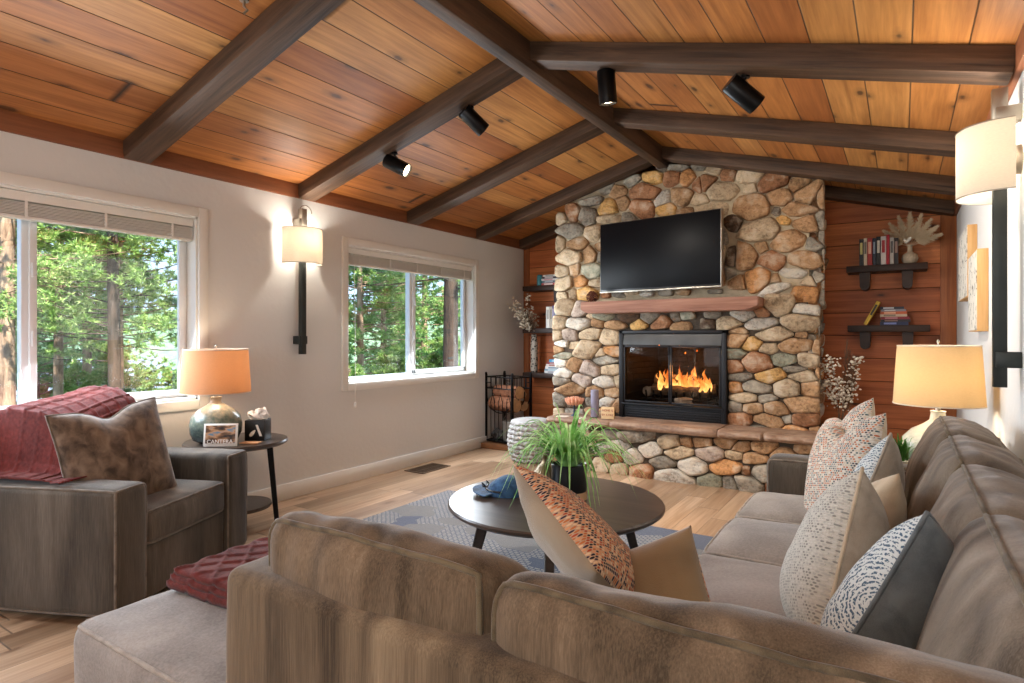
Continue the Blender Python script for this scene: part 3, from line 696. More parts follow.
# ------------------------------------------------------------ soft furnishing builders
def axis_pts(h, r, n):
    a = [-h, -h + r * .12, -h + r * .35, -h + r * .65]
    m = [-(h - r) + 2 * (h - r) * k / n for k in range(n + 1)]
    return a + m + [-x for x in reversed(a)]
class Cush:
    """rounded, bulging, slightly creased box cushion; keeps its shaping so piping follows it"""
    def __init__(s, size, r=.04, bulge=(0, 0, .03), wr=.006, seed=0, n=9, ws=5.0, sag=None):
        s.h = [x / 2 for x in size]; s.r = r; s.b = bulge; s.wr = wr; s.seed = seed; s.n = n; s.ws = ws; s.sag = sag
    def f(s, p):
        h, r = s.h, s.r
        c = Vector([max(-(h[i] - r), min(h[i] - r, p[i])) for i in range(3)])
        d = Vector(p) - c
        if d.length > 1e-9:
            c = c + d.normalized() * r
        q = [c[i] / h[i] for i in range(3)]
        o = Vector(c)
        for i in range(3):
            j, k = (i + 1) % 3, (i + 2) % 3
            o[i] += s.b[i] * (1 - q[j] ** 2) * (1 - q[k] ** 2) * (q[i] * abs(q[i]))
        sd = Vector((s.seed * 3.1, s.seed * 1.7, s.seed))
        w = noise.noise(o * s.ws + sd) + .5 * noise.noise(o * s.ws * 2.3 + sd)
        if s.wr > .008:
            ck = noise.noise(Vector((o.x * 17, o.y * 17 + o.z * 3, o.z * 4)) + sd) * max(0, .35 + .65 * abs(q[2]))
            w += .55 * ck
        nn = d.normalized() if d.length > 1e-9 else Vector((0, 0, 1))
        o += nn * w * s.wr
        if s.sag: o = s.sag(o)
        return o
    def mesh(s):
        bm = NB(); h = s.h
        A = [axis_pts(h[i], min(s.r, h[i] * .98), (s.n if h[i] < .25 or s.wr <= .008 else s.n * 2) if h[i] > .12 else 3) for i in range(3)]
        for i in range(3):
            j, k = (i + 1) % 3, (i + 2) % 3
            for sg in (-1, 1):
                g = []
                for a in A[j]:
                    row = []
                    for b in A[k]:
                        p = [0, 0, 0]; p[i] = sg * h[i]; p[j] = a; p[k] = b
                        row.append(bm.verts.new(s.f(p)))
                    g.append(row)
                for x in range(len(g) - 1):
                    for y in range(len(g[0]) - 1):
                        bm.faces.new((g[x][y], g[x + 1][y], g[x + 1][y + 1], g[x][y + 1]))
        bmesh.ops.remove_doubles(bm, verts=bm.verts, dist=1e-4)
        return bm
    def pipe(s, axis, sg, r=.0055):
        """closed welt round the face axis=sg"""
        j, k = (axis + 1) % 3, (axis + 2) % 3; h = s.h; pts = []
        e = s.r * .0
        def P(a, b):
            p = [0, 0, 0]; p[axis] = sg * h[axis]; p[j] = a; p[k] = b; return s.f(p)
        nj = 26
        A = [-h[j] + 2 * h[j] * t / nj for t in range(nj)]; B = [-h[k] + 2 * h[k] * t / nj for t in range(nj)]
        for a in A: pts.append(P(a, -h[k]))
        for b in B: pts.append(P(h[j], b))
        for a in A: pts.append(P(-a, h[k]))
        for b in B: pts.append(P(-h[j], -b))
        out = []
        for p in pts:
            if not out or (p - out[-1]).length > .008: out.append(p)
        bm = NB(); tube(bm, out, r, 6, closed=True); return bm
def cushion(name, parent, size, M4, mat, pipes=(), pmat=None, label=None, **kw):
    c = Cush(size, **kw); bm = c.mesh(); xf(bm.verts, M4)
    o = obj(name, bm, mat, parent, smooth=180, label=label)
    for (ax, sg) in pipes:
        b = c.pipe(ax, sg); xf(b.verts, M4); obj('piping', b, pmat or mat, o, smooth=180)
    return o
def TM(x, y, z, rx=0, ry=0, rz=0):
    return Matrix.Translation((x, y, z)) @ Euler((rad(rx), rad(ry), rad(rz))).to_matrix().to_4x4()

M['sofa'] = fabric('chenille_brown', '#413629', '#766450', '#988570', (9, 9, 1.6))
M['sofa_s'] = fabric('chenille_brown_top_lit', '#77706A', '#9F9891', '#B5AEA7', (3, 3, 3))  # one chenille: seats lightened as top-lit, rear backs darkened as shaded
M['sofa_d'] = fabric('chenille_streaked', '#3B3024', '#74634E', '#96846A', (10, 10, .7))
M['sofa_b'] = fabric('chenille_brown_back', '#4A4036', '#7C6F60', '#9A8E7F', (9, 9, 1.6))
M['pipe'] = fabric('welt_cord', '#453B2E', '#6E614C', None, (20, 20, 20))
M['pipe_s'] = fabric('welt_cord_light', '#857C73', '#ABA297', None, (20, 20, 20))
M['arm'] = fabric('chenille_dark_grey', '#38322C', '#5C544A', '#766C62', (7, 7, .8))
M['arm_p'] = fabric('welt_cord_dark', '#5E554B', '#7D7266', None, (20, 20, 20))

# ------------------------------------------------------------ sectional sofa
sofa = empty('sectional_sofa', (-.4, .7, 0), 0, 'large brown chenille sectional sofa wrapping from the foreground round to the right wall', 'sofa')
O = Vector((-.4, .7, 0))
def T(x, y, z, rx=0, ry=0, rz=0): return TM(x - O.x, y - O.y, z - O.z, rx, ry, rz)
def sbox(name, x0, x1, y0, y1, z0, z1, mat, r=.025, pipes=(), **kw):
    k = dict(r=r, bulge=(.0, .0, .0), wr=.004, n=12); k.update(kw)
    return cushion(name, sofa, (x1 - x0, y1 - y0, z1 - z0), T((x0 + x1) / 2, (y0 + y1) / 2, (z0 + z1) / 2), mat, pipes, M['pipe_s'], **k)
sbox('back_panel', -1.12, .355, .68, .81, .05, .745, M['sofa_d'], .03, n=30, wr=.003)
sbox('back_panel', .26, .362, .81, 3.30, .05, .76, M['sofa_d'], .03)
sbox('seat_base', -1.83, .25, .81, 1.64, .06, .30, M['sofa_s'])
sbox('seat_base', -1.83, -1.13, .71, .83, .06, .30, M['sofa_s'])
sbox('seat_base', -.55, .25, 1.64, 3.12, .06, .30, M['sofa_s'])
PT = ((2, 1), (2, -1))
sbox('seat_cushion', -1.82, -1.11, .69, 1.68, .26, .455, M['sofa_s'], .045, PT, bulge=(.01, .01, .02), label='rounded ottoman end of the sofa with no back behind it')
sbox('seat_cushion', -1.10, -.56, .95, 1.66, .28, .45, M['sofa_s'], .04, PT, bulge=(.01, .01, .02), seed=1)
sbox('seat_cushion', -.555, .03, .95, 1.62, .28, .45, M['sofa_s'], .04, PT, bulge=(.01, .01, .02), seed=2)
ys = [1.63, 2.13, 2.63, 3.12]
for k in range(3):
    sbox('seat_cushion', -.60, .06, ys[k] + .004, ys[k + 1] - .004, .27, .45, M['sofa_s'], .045, PT, bulge=(.025, .004, .028), seed=5 + k)
# far armrest
a = cushion('armrest', sofa, (.86, .17, .56), T(-.13, 3.21, .33), M['arm'], ((1, -1), (1, 1)), M['arm_p'], r=.045, bulge=(0, 0, 0.01), wr=.004)
for x in (-1.75, -1.0, -.45, .25):
    for y in (.8, 1.55) if x < -.6 else (.8, 3.1):
        bm = NB(); lathe(bm, [(.022, 0), (.03, .06)], 12, (x - O.x, y - O.y, 0)); obj('leg', bm, M['espresso'], sofa)
# back cushions: long side (backs towards the camera)
PB = ((1, -1), (1, 1))
def slump(hy, hz, amt):
    def s(o):
        if o.z > -hz * .2: o.z -= amt * max(0, (o.y / hy + 1) / 2) ** 1.3 * max(0, (o.z / hz + .2) / 1.2)
        return o
    return s
def backc(cx, cy, w, seed, rx=-6, rz=0, h=.43, d=.24, z=.645, mat=None, **kw):
    k = dict(r=.06, bulge=(.015, .03, .015), wr=.012, seed=seed, ws=4.5, n=14); k.update(kw)
    return cushion('back_cushion', sofa, (w, d, h), T(cx, cy, z, rx, 0, rz), mat or M['sofa'], PB, M['pipe'], **k)
backc(-.79, .83, .535, 11, rx=0, d=.21, h=.40, z=.655, sag=slump(.105, .2, .075))
backc(-.095, .83, .84, 12, rx=0, d=.21, h=.40, z=.65, sag=slump(.105, .2, .075))
# right wall side: face -X
for k, (cy, w) in enumerate(((2.86, .56), (2.30, .56), (1.74, .57), (1.17, .6))):
    backc(.155, cy, w, 20 + k, rx=-18, rz=-90, h=.44, d=.21, z=.635, mat=M['sofa_b'])

# ------------------------------------------------------------ armchair
AR = rad(24)
chair = empty('armchair', (-3.25, 1.45, 0), AR, 'grey-brown chenille armchair with square arms below the large window', 'armchair')
# local: +x forward, +y to the far arm
cw, cd = .93, .79
def cbox(name, x0, x1, y0, y1, z0, z1, mat, r=.025, pipes=(), **kw):
    k = dict(r=r, bulge=(0, 0, 0), wr=.003, n=10); k.update(kw)
    return cushion(name, chair, (x1 - x0, y1 - y0, z1 - z0), TM((x0 + x1) / 2, (y0 + y1) / 2, (z0 + z1) / 2), mat, pipes, M['arm_p'], **k)
fx = .40
cbox('armrest', fx - cd, fx, -cw / 2, -cw / 2 + .185, .03, .565, M['arm'], .035, ((0, 1), (1, -1)))
cbox('armrest', fx - cd, fx, cw / 2 - .185, cw / 2, .03, .565, M['arm'], .035, ((0, 1), (1, 1)))
cbox('seat_base', fx - cd, fx - .025, -cw / 2 + .18, cw / 2 - .18, .03, .27, M['arm'], .02)
cbox('seat_cushion', fx - .62, fx - .008, -cw / 2 + .187, cw / 2 - .187, .268, .43, M['arm'], .035, ((2, 1), (2, -1)), bulge=(.01, 0, .02), seed=3)
cushion('backrest', chair, (.16, cw - .38, .68), TM(fx - cd + .085, 0, .38, 0, -2, 0), M['arm'], (), M['arm_p'], r=.06, bulge=(0, 0, .01), wr=.004)
cushion('back_cushion', chair, (.22, cw - .38, .42), TM(fx - cd + .25, .0, .61, 0, -12, 0), M['arm'], ((0, 1), (0, -1)), M['arm_p'], r=.07, bulge=(.015, 0, .015), wr=.007, seed=7)
for x in (fx - .06, fx - cd + .06):
    for y in (-.42, .42):
        bm = NB(); lathe(bm, [(.018, 0), (.024, .05)], 10, (x, y, 0)); obj('leg', bm, M['espresso'], chair)

# ------------------------------------------------------------ throws
def throw_mat(name, h1, h2):
    n = N(name); o = n.obj()
    f = n.noise(o, 60, 3); g = n.noise(o, 5, 2)
    n.set(col=n.ramp(n.math('ADD', n.math('MULTIPLY', f, .5), n.math('MULTIPLY', g, .5)), [(.35, srgb(h1)), (.65, srgb(h2))]), rough=.95, sheen=.15, spec=.1)
    n.bump(n.noise(o, 420, 2), .002); return n.m
M['throw'] = throw_mat('rust_red_knit', '#4E1A15', '#76302A')
def sheet(nu, nv, fn, thick=.008):
    """closed cloth: fn(u,v)->(point, normal)"""
    bm = NB(); T_, B_ = [], []
    for i in range(nu + 1):
        a, b = [], []
        for j in range(nv + 1):
            p, n = fn(i / nu, j / nv)
            a.append(bm.verts.new(p + n * thick)); b.append(bm.verts.new(p))
        T_.append(a); B_.append(b)
    for i in range(nu):
        for j in range(nv):
            bm.faces.new((T_[i][j], T_[i + 1][j], T_[i + 1][j + 1], T_[i][j + 1])); bm.faces.new((B_[i][j], B_[i][j + 1], B_[i + 1][j + 1], B_[i + 1][j]))
    for i in range(nu):
        bm.faces.new((T_[i][0], B_[i][0], B_[i + 1][0], T_[i + 1][0])); bm.faces.new((T_[i][nv], T_[i + 1][nv], B_[i + 1][nv], B_[i][nv]))
    for j in range(nv):
        bm.faces.new((T_[0][j], T_[0][j + 1], B_[0][j + 1], B_[0][j])); bm.faces.new((T_[nu][j], B_[nu][j], B_[nu][j + 1], T_[nu][j + 1]))
    return bm
def grid_ridge(a, b, n, w=.10):
    def r(t):
        t = t * n; t = abs(t - round(t)); return max(0, 1 - t / w)
    return max(r(a), r(b))
# draped over the chair back: profile (x,z) in chair space, swept along y
prof = [(-.465, .35), (-.475, .5), (-.475, .66), (-.468, .78), (-.44, .855), (-.38, .90), (-.30, .915), (-.22, .91), (-.13, .90), (-.04, .86), (.025, .78), (.055, .70), (.065, .64), (.068, .60)]
PV = [Vector((a, 0, b)) for a, b in prof]
PR = resample([Vector((a, b)) for a, b in prof] , 3) if False else None
def path_at(P, t):
    L = [0]
    for a, b in zip(P, P[1:]): L.append(L[-1] + (b - a).length)
    s = L[-1] * t; j = 0
    while j < len(P) - 2 and L[j + 1] < s: j += 1
    q = (s - L[j]) / (L[j + 1] - L[j]); return P[j] + (P[j + 1] - P[j]) * q, (P[j + 1] - P[j]).normalized()
def drape(u, v):
    p, t = path_at(PV, u); nrm = Vector((-t.z, 0, t.x)); 
    if nrm.z < 0 and u > .3 and u < .6: nrm = -nrm
    nrm = Vector((t.z * -1, 0, t.x))
    y = -.45 + v * (.66 - .25 * max(0, u - .45))
    p = Vector((p.x, y, p.z - .10 * (1 - v) ** 1.6 * (1 if u > .2 else .5) + .012 * sin(v * 5 + u * 3)))
    if p.x > -.40 and y < -.285:
        t_ = min(1, (-.285 - y) / .11); s_ = t_ ** .8; p.z = p.z * (1 - s_) + .577 * s_; p.y = -.285 - (-.285 - y) * (.35 + .6 * max(0, (-.38 - y) / .07))
    rg = grid_ridge(u * 1.25 * 1.0, v * .72, 12) * .011
    return p - nrm * 0 + nrm * rg + nrm * .006 * noise.noise(Vector((u * 6, v * 6, 2))), nrm
bm = sheet(170, 120, drape, .01)
thr = obj('throw_blanket', bm, M['throw'], smooth=180)
thr.location = chair.location + Vector((-.0, 0, -.0)); thr.rotation_euler = chair.rotation_euler
tag(thr, 'rust red gridded knit throw draped over the armchair back', 'blanket')
fr = NB(); r5 = random.Random(5)
for k in range(95):
    y = -.45 + .5225 * k / 94 + r5.uniform(-.004, .004); p, t = path_at(PV, 1.0); v = k / 94
    a = Vector((p.x + .012, y, p.z - .10 * (1 - v) ** 1.6)); L = r5.uniform(.07, .10)
    pts = [a + Vector((.004, 0, .01)), a + Vector((.022 + r5.uniform(-.004, .01), r5.uniform(-.012, .012), -L * .4)), a + Vector((.03 + r5.uniform(-.004, .02), r5.uniform(-.03, .03), -L * .8))]
    for q_, p_ in enumerate(pts):
        if y < -.25:
            p_.z = .578 + .003 * q_; p_.x = a.x + q_ * .035 - .005
        elif y < -.2: p_.z = max(p_.z, .572)
        else: p_.z = max(p_.z, .455)
    tube(fr, pts, .0032, 5)
fo = obj('fringe', fr, M['throw'], thr, smooth=180); tag(fo, kind='stuff')
# folded throw on the ottoman end
def fold_layer(bm_list, z0, x0, x1, y0, y1, seed, th=.016):
    def fn(u, v):
        x = x0 + (x1 - x0) * u; y = y0 + (y1 - y0) * v
        ex = min(u, 1 - u) * (x1 - x0); ey = min(v, 1 - v) * (y1 - y0)
        e = max(0, 1 - min(ex, ey) / .02)
        z = z0 - e * e * th * .4 + .004 * noise.noise(Vector((u * 5, v * 5, seed)))
        x += .008 * noise.noise(Vector((v * 4, seed, 1))); y += .008 * noise.noise(Vector((u * 4, seed, 2)))
        z += .007 * grid_ridge(u * .9 + v * .9, u * .9 - v * .9, 7, .12)
        return Vector((x, y, z)), Vector((0, 0, 1))
    return sheet(90, 90, fn, th)
ft = empty('folded_throw', (-1.52, 1.2, .478), rad(3), 'rust red knit throw folded flat on the ottoman end of the sofa', 'blanket')
for k in range(3):
    obj('fold', fold_layer(None, k * .0175, -.27 + .008 * k, .33 - .01 * k, -.27 + .006 * k, .30, k), M['throw'], ft, smooth=180)

# ------------------------------------------------------------ throw pillows
def pillow(name, label, size, loc, yaw, lean, roll, th, mats, chop=0.0, axes=None, pmat=None, group=None, seed=0, hgt=None, ear=.05, cord=True):
    a = size / 2; b = (hgt or size) / 2; n = 30
    def P(u, v, sg):
        e = max(0.0, (1 - abs(u) ** 2.6) * (1 - abs(v) ** 2.6)) ** .55
        x = u * a * (1 - ear * (1 - v * v)); z = v * b * (1 - ear * (1 - u * u))
        if chop > 0 and v > 0:
            z -= chop * math.exp(-(u / .33) ** 2) * v ** 1.5
        wv = .010 * noise.noise(Vector((x * 6 + seed, z * 6, sg * 3 + seed))) * e
        cr = .006 * noise.noise(Vector((u * 9, v * 2.5, seed * 2))) * e * (abs(u) > .3)
        t = th / 2 * e * (1 - (.35 * max(0, v) * math.exp(-(u / .4) ** 2) if chop else 0))
        return Vector((x, sg * (t + wv + cr) - .0, z))
    bm = NB(); G = {}
    for sg in (-1, 1):
        for i in range(n + 1):
            for j in range(n + 1):
                u = -1 + 2 * i / n; v = -1 + 2 * j / n
                u = sin(u * pi / 2) * .55 + u * .45; v = sin(v * pi / 2) * .55 + v * .45
                G[sg, i, j] = bm.verts.new(P(u, v, sg))
        for i in range(n):
            for j in range(n):
                f = bm.faces.new((G[sg, i, j], G[sg, i + 1, j], G[sg, i + 1, j + 1], G[sg, i, j + 1])); f.material_index = 0 if sg < 0 else 1
    bmesh.ops.remove_doubles(bm, verts=bm.verts, dist=1e-4)
    o = obj(name, bm, mats, smooth=180)
    o.matrix_world = Matrix.Translation(loc) @ Euler((0, 0, rad(yaw))).to_matrix().to_4x4() @ Euler((rad(lean), 0, 0)).to_matrix().to_4x4() @ Euler((0, rad(roll), 0)).to_matrix().to_4x4()
    if axes:
        fr_ = Vector((-SN, CS, 0)); rt_ = Vector((CS, SN, 0)); up_ = Vector((0, 0, 1))
        ex, ez = [(rt_ * a[0] + fr_ * a[1] + up_ * a[2]).normalized() for a in axes]
        ey = ez.cross(ex).normalized(); ez = ex.cross(ey).normalized()
        m3 = Matrix((ex, ey, ez)).transposed()
        o.matrix_world = Matrix.Translation(loc) @ m3.to_4x4()
    if cord:
        pts = []
        m = 24
        for k in range(m): pts.append(P(-1 + 2 * k / m, -1, 1))
        for k in range(m): pts.append(P(1, -1 + 2 * k / m, 1))
        for k in range(m): pts.append(P(1 - 2 * k / m, 1, 1))
        for k in range(m): pts.append(P(-1, 1 - 2 * k / m, 1))
        pb = NB(); tube(pb, pts, .0045, 6, closed=True); obj('piping', pb, pmat or mats[1], o, smooth=180)
    return tag(o, label, 'pillow', group)
def velvet(name, h1, h2):
    n = N(name); o = n.obj(); f = n.noise(o, 4, 3, .5, .5)
    n.set(col=n.ramp(f, [(.35, srgb(h1)), (.65, srgb(h2))]), rough=.75, sheen=.6, spec=.2); n.bump(n.noise(o, 500, 2), .0008); return n.m
def dots_mat(name, base, cols, sx=70, sz=70, jitter=.3, size=.33, bump=.002):
    """staggered woven flecks on a base cloth, in the pillow's own x,z"""
    n = N(name); o = n.obj(); s = n.add('ShaderNodeSeparateXYZ', {0: o}).outputs
    row = n.math('FLOOR', n.math('MULTIPLY', s[2], sz)); xx = n.math('ADD', n.math('MULTIPLY', s[0], sx), n.math('MULTIPLY', n.math('MODULO', n.math('ABSOLUTE', row), 2.0), .5))
    cx = n.math('FLOOR', xx); fx_ = n.math('SUBTRACT', n.math('SUBTRACT', xx, cx), .5); fz = n.math('SUBTRACT', n.math('SUBTRACT', n.math('MULTIPLY', s[2], sz), row), .5)
    d = n.math('SQRT', n.math('ADD', n.math('MULTIPLY', fx_, fx_), n.math('MULTIPLY', fz, fz)))
    cid = n.add('ShaderNodeCombineXYZ', {0: cx, 1: row, 2: 1.3}).outputs[0]
    wn = n.add('ShaderNodeTexWhiteNoise', {'Vector': cid}, noise_dimensions='3D').outputs[0]
    fld = n.noise(o, 7, 2)
    sel = n.math('ADD', n.math('MULTIPLY', wn, .75), n.math('MULTIPLY', fld, .35))
    c = n.ramp(sel, [(.12 + .8 * k / max(1, len(cols)), srgb(q)) for k, q in enumerate(cols)], 'CONSTANT')
    m = n.ramp(d, [(size, (1, 1, 1, 1)), (size + .1, (0, 0, 0, 1))])
    n.set(col=n.mix(m, srgb(base), c), rough=.95, spec=.15, sheen=.2)
    n.bump(n.math('ADD', n.math('MULTIPLY', m, 1.0), n.math('MULTIPLY', n.noise(o, 300, 2), .4)), bump); return n.m
M['tan'] = velvet('tan_velvet', '#7C674C', '#978060')
M['mosaic'] = dots_mat('mosaic_print', '#CBA888', ['#1E1A20', '#C8743C', '#E0A070', '#3A2A3A', '#B8502C', '#E8C8A0', '#252030'], 140, 140, size=.36)
M['tweed'] = dots_mat('multicolour_weave', '#CFC6B8', ['#B0603C', '#C8B8A0', '#44585A', '#C07850', '#8C8C88', '#D8D0C4', '#3C3C40', '#B86C48'], 90, 120, size=.34)
M['woven'] = dots_mat('cream_weave', '#D2CEC2', ['#A8A59C', '#C4C1B8', '#96948C', '#DAD6CC'], 150, 150, size=.3, bump=.004)
def fan_mat():
    n = N('blue_fan_print'); o = n.obj()
    w = n.add('ShaderNodeTexWave', {'Vector': n.map(o, (1, 1, 1)), 'Scale': 34, 'Distortion': 5, 'Detail': 1.5, 'Detail Scale': 1.5}, wave_type='RINGS').outputs[1]
    v = n.add('ShaderNodeTexVoronoi', {'Vector': o, 'Scale': 190.0}).outputs['Distance']
    m = n.math('MULTIPLY', n.ramp(w, [(.35, (0, 0, 0, 1)), (.5, (1, 1, 1, 1))]), n.ramp(v, [(.5, (1, 1, 1, 1)), (.62, (0, 0, 0, 1))]))
    n.set(col=n.mix(m, srgb('#CDD2D0'), srgb('#4D6274')), rough=.9, spec=.2); n.bump(v, .001); return n.m
M['fan'] = fan_mat()
M['slate'] = fabric('slate_linen', '#4F5558', '#6A7072', None, (14, 14, 14), amt=.5)
M['greige'] = fabric('greige_linen', '#8B8173', '#A79C8C', None, (14, 14, 14))
M['sand'] = fabric('sand_linen', '#B09E85', '#C9B89E', None, (14, 14, 14))
M['brocade'] = fabric('brown_velvet_brocade', '#45382E', '#7C6857', '#94826F', (18, 18, 14), sheen=.5)
pillow('throw_pillow', 'tan velvet pillow with mosaic front leaning on the sofa, its tip overlapping the coffee table', .43, (-.66, 1.386, .642), 0, 0, 0, .17, [M['mosaic'], M['tan']], cord=False, seed=1, axes=((.51, .51, -.665), (-.38, .86, .305)))
pillow('throw_pillow', 'tan velvet pillow lying tilted on the sofa seat, right of the mosaic one', .36, (-.49, 1.305, .535), 0, 0, 0, .15, [M['mosaic'], M['tan']], cord=False, seed=2, axes=((-.739, .503, -.45), (-.13, .546, .83)))
pillow('throw_pillow', 'orange and teal flecked pillow farthest back, peak against the cedar wall', .46, (-.22, 3.0, .655), -66, -14, -20, .16, [M['tweed'], M['sand']], chop=.05, seed=3, cord=False)
pillow('throw_pillow', 'orange and teal flecked pillow leaning by the far sofa arm, in front of its twin', .46, (-.20, 2.76, .64), -60, -16, -14, .18, [M['tweed'], M['sand']], chop=.07, seed=4, cord=False)
pillow('throw_pillow', 'small blue and white fan print pillow with grey back, behind the large cream one', .40, (-.085, 2.46, .62), -100, -16, -24, .16, [M['fan'], M['greige']], chop=.03, seed=5, pmat=M['greige'])
pillow('throw_pillow', 'plain sand pillow mostly hidden behind the large cream woven one', .34, (-.085, 2.12, .60), -84, -18, -20, .15, [M['sand'], M['sand']], seed=6, cord=False)
pillow('throw_pillow', 'large cream woven pillow with grey back on the right sofa seat', .43, (-.145, 1.78, .585), -88, -12, -30, .24, [M['woven'], M['greige']], chop=.03, seed=7, pmat=M['sand'])
pillow('throw_pillow', 'blue fan print pillow with dark slate back, nearest the camera', .40, (.005, 1.47, .615), -116, -18, -26, .21, [M['fan'], M['slate']], chop=.03, seed=8, pmat=M['slate'])
pillow('throw_pillow', 'brown velvet brocade pillow with dented top on the armchair seat', .50, (-3.09, 1.37, .625), 98, -16, -4, .2, [M['brocade'], M['brocade']], chop=.05, seed=9, pmat=M['arm_p'])

# ------------------------------------------------------------ rug
def rug_mat():
    n = N('patterned_rug'); o = n.obj()
    b = n.add('ShaderNodeTexBrick', {'Vector': n.map(o, (1, 1, 1), rot=(0, 0, .35)), 'Color1': (0, 0, 0, 1), 'Color2': (1, 1, 1, 1), 'Mortar': (.5, .5, .5, 1), 'Scale': 3.2, 'Mortar Size': .0, 'Bias': 0.0}).outputs[0]
    b2 = n.add('ShaderNodeTexBrick', {'Vector': n.map(o, (1, 1, 1)), 'Color1': (1, 1, 1, 1), 'Color2': (.8, .8, .8, 1), 'Mortar': (0, 0, 0, 1), 'Scale': 13.0, 'Mortar Size': .06}).outputs[0]
    z = n.add('ShaderNodeTexVoronoi', {'Vector': n.map(o, (3.6, 5.2, 1)), 'Scale': 1.0}, distance='MANHATTAN').outputs['Color']
    zz = n.add('ShaderNodeSeparateXYZ', {0: z}).outputs[0]
    f = n.noise(o, 40, 3)
    light = n.mix(n.math('MULTIPLY', n.ramp(zz, [(.5, (0, 0, 0, 1)), (.52, (1, 1, 1, 1))], 'CONSTANT'), b2), srgb('#5C6476'), srgb('#C2BCAC'))
    c = n.mix(n.ramp(zz, [(.25, (1, 1, 1, 1)), (.27, (0, 0, 0, 1))], 'CONSTANT'), light, srgb('#878580'))
    c = n.mix(n.math('MULTIPLY', f, .5), c, srgb('#555B6B'))
    n.set(col=c, rough=1, spec=.05, sheen=.2); n.bump(n.noise(o, 260, 3), .004); return n.m
bm = NB(); bb(bm, -2.93, -.42, 1.75, 3.63, .001, .012, .004)
tag(obj('area_rug', bm, rug_mat()), 'blue-grey patterned flatweave rug under the round coffee table', 'rug')
# ------------------------------------------------------------ coffee table
ct = empty('coffee_table', (-1.385, 2.52, 0), 0, 'round dark espresso wood coffee table on splayed legs', 'table')
bm = NB(); lathe(bm, [(0, .385), (.47, .385), (.495, .392), (.507, .402), (.508, .412), (.502, .419), (0, .42)], 96); obj('tabletop', bm, M['espresso'], ct, smooth=30)
bm = NB(); lathe(bm, [(.36, .345), (.36, .386)], 64, cap=True); obj('apron', bm, M['espresso'], ct, smooth=30)
def splay_leg(a, r0, r1, z, w0, w1, zb=.012):
    bm = NB(); c, s = cos(a), sin(a)
    vs = box(bm, (0, 0, .5), (1, 1, 1), 0)
    for v in vs:
        t = v.co.z; w = w1 + (w0 - w1) * t; r = r1 + (r0 - r1) * t
        x, y = r + v.co.x * w, v.co.y * w; v.co = Vector((x * c - y * s, x * s + y * c, zb + (z - zb) * t))
    bmesh.ops.bevel(bm, geom=bm.edges[:], offset=.004, segments=1, affect='EDGES'); return bm
for k, a in enumerate((205, 295, 25, 115)):
    obj('leg', splay_leg(rad(a), .32, .42, .39, .05, .03), M['espresso'], ct)

# ------------------------------------------------------------ table ware
# ------------------------------------------------------------ plant, vase and cap on the coffee table
def blades(bm, n, c, R, H, rng, w=.006, droop=1.0, mi=0, twist=.3):
    for k in range(n):
        a = rng.uniform(0, 2 * pi); L = rng.uniform(.55, 1.05); out = rng.uniform(.15, 1.0) * R; up = H * L * rng.uniform(.6, 1.05)
        dx, dy = cos(a), sin(a); px, py = -dy, dx
        m = 9; prev = None; ww = w * rng.uniform(.7, 1.2); dr = droop * rng.uniform(.5, 1.4)
        r0 = rng.uniform(0, .035)
        for i in range(m + 1):
            t = i / m
            r = r0 + out * t ** 1.1; z = up * (sin(min(t * 1.15, 1.0) * pi * .5)) - dr * out * .85 * t ** 3
            cw = ww * (1 - t ** 2.5) + .0004
            p = Vector((c[0] + dx * r, c[1] + dy * r, c[2] + z)); s = Vector((px, py, twist * (rng.random() - .5) * .2)) * cw
            mid = p + Vector((0, 0, -cw * .45))
            cur = (bm.verts.new(p + s), bm.verts.new(mid), bm.verts.new(p - s))
            if prev:
                for q in (0, 1):
                    f = bm.faces.new((prev[q], prev[q + 1], cur[q + 1], cur[q])); f.material_index = mi
            prev = cur
def leaf_mat(name, h1, h2, h3):
    n = N(name); o = n.obj(); f = n.noise(o, 12, 2)
    c = n.ramp(f, [(.32, srgb(h1)), (.5, srgb(h2)), (.68, srgb(h3))])
    n.set(col=c, rough=.5, spec=.3); n.b.inputs['Subsurface Weight'].default_value = 0
    t = n.add('ShaderNodeBsdfTranslucent', {'Color': c}); mx = n.add('ShaderNodeMixShader', {0: .3, 1: n.b.outputs[0], 2: t.outputs[0]})
    n.l.new(mx.outputs[0], n.out.inputs[0]); return n.m
M['grass'] = leaf_mat('grass_blade', '#4C8A36', '#93C670', '#C8E4AC')
pl = empty('potted_grass_plant', (-1.33, 2.555, .421), 0, 'long leaved green grass plant in a black pot on the coffee table', 'plant')
bm = NB(); lathe(bm, [(0, .042), (.083, .042), (.085, .046), (.085, .166), (.081, .17), (.077, .166), (.077, .15), (0, .15)], 48); obj('pot', bm, M['blackp'], pl, smooth=40)
bm = NB(); lathe(bm, [(0, 0), (.079, 0), (.084, .004), (.0852, .042), (0, .0425)], 48); obj('pot_base', bm, plain('raw_clay', '#C8A078', .8), pl, smooth=40, label='raw clay coloured base of the pot')
bm = NB(); blades(bm, 170, (0, 0, .15), .37, .30, random.Random(11), .0075, .95); 
for v in bm.verts: v.co.z = max(v.co.z, .012)
obj('foliage', bm, M['grass'], pl, smooth=180)
def ribbed(a, z): return 1 + .02 * cos(a * 22)
bm = NB(); lathe(bm, [(0, 0), (.02, 0), (.04, .012), (.052, .04), (.052, .062), (.043, .09), (.026, .112), (.013, .128), (.011, .150), (.015, .156), (.010, .156), (.008, .13), (0, .13)], 132, fn=ribbed)
o = obj('ribbed_vase', bm, plain('brushed_gold', '#A08E74', .3, .85, var=.05), smooth=60); o.location = (-1.475, 2.575, .421); o.scale = (1.2, 1.2, 1.2)
tag(o, 'small ribbed metallic gold vase beside the black plant pot', 'vase')
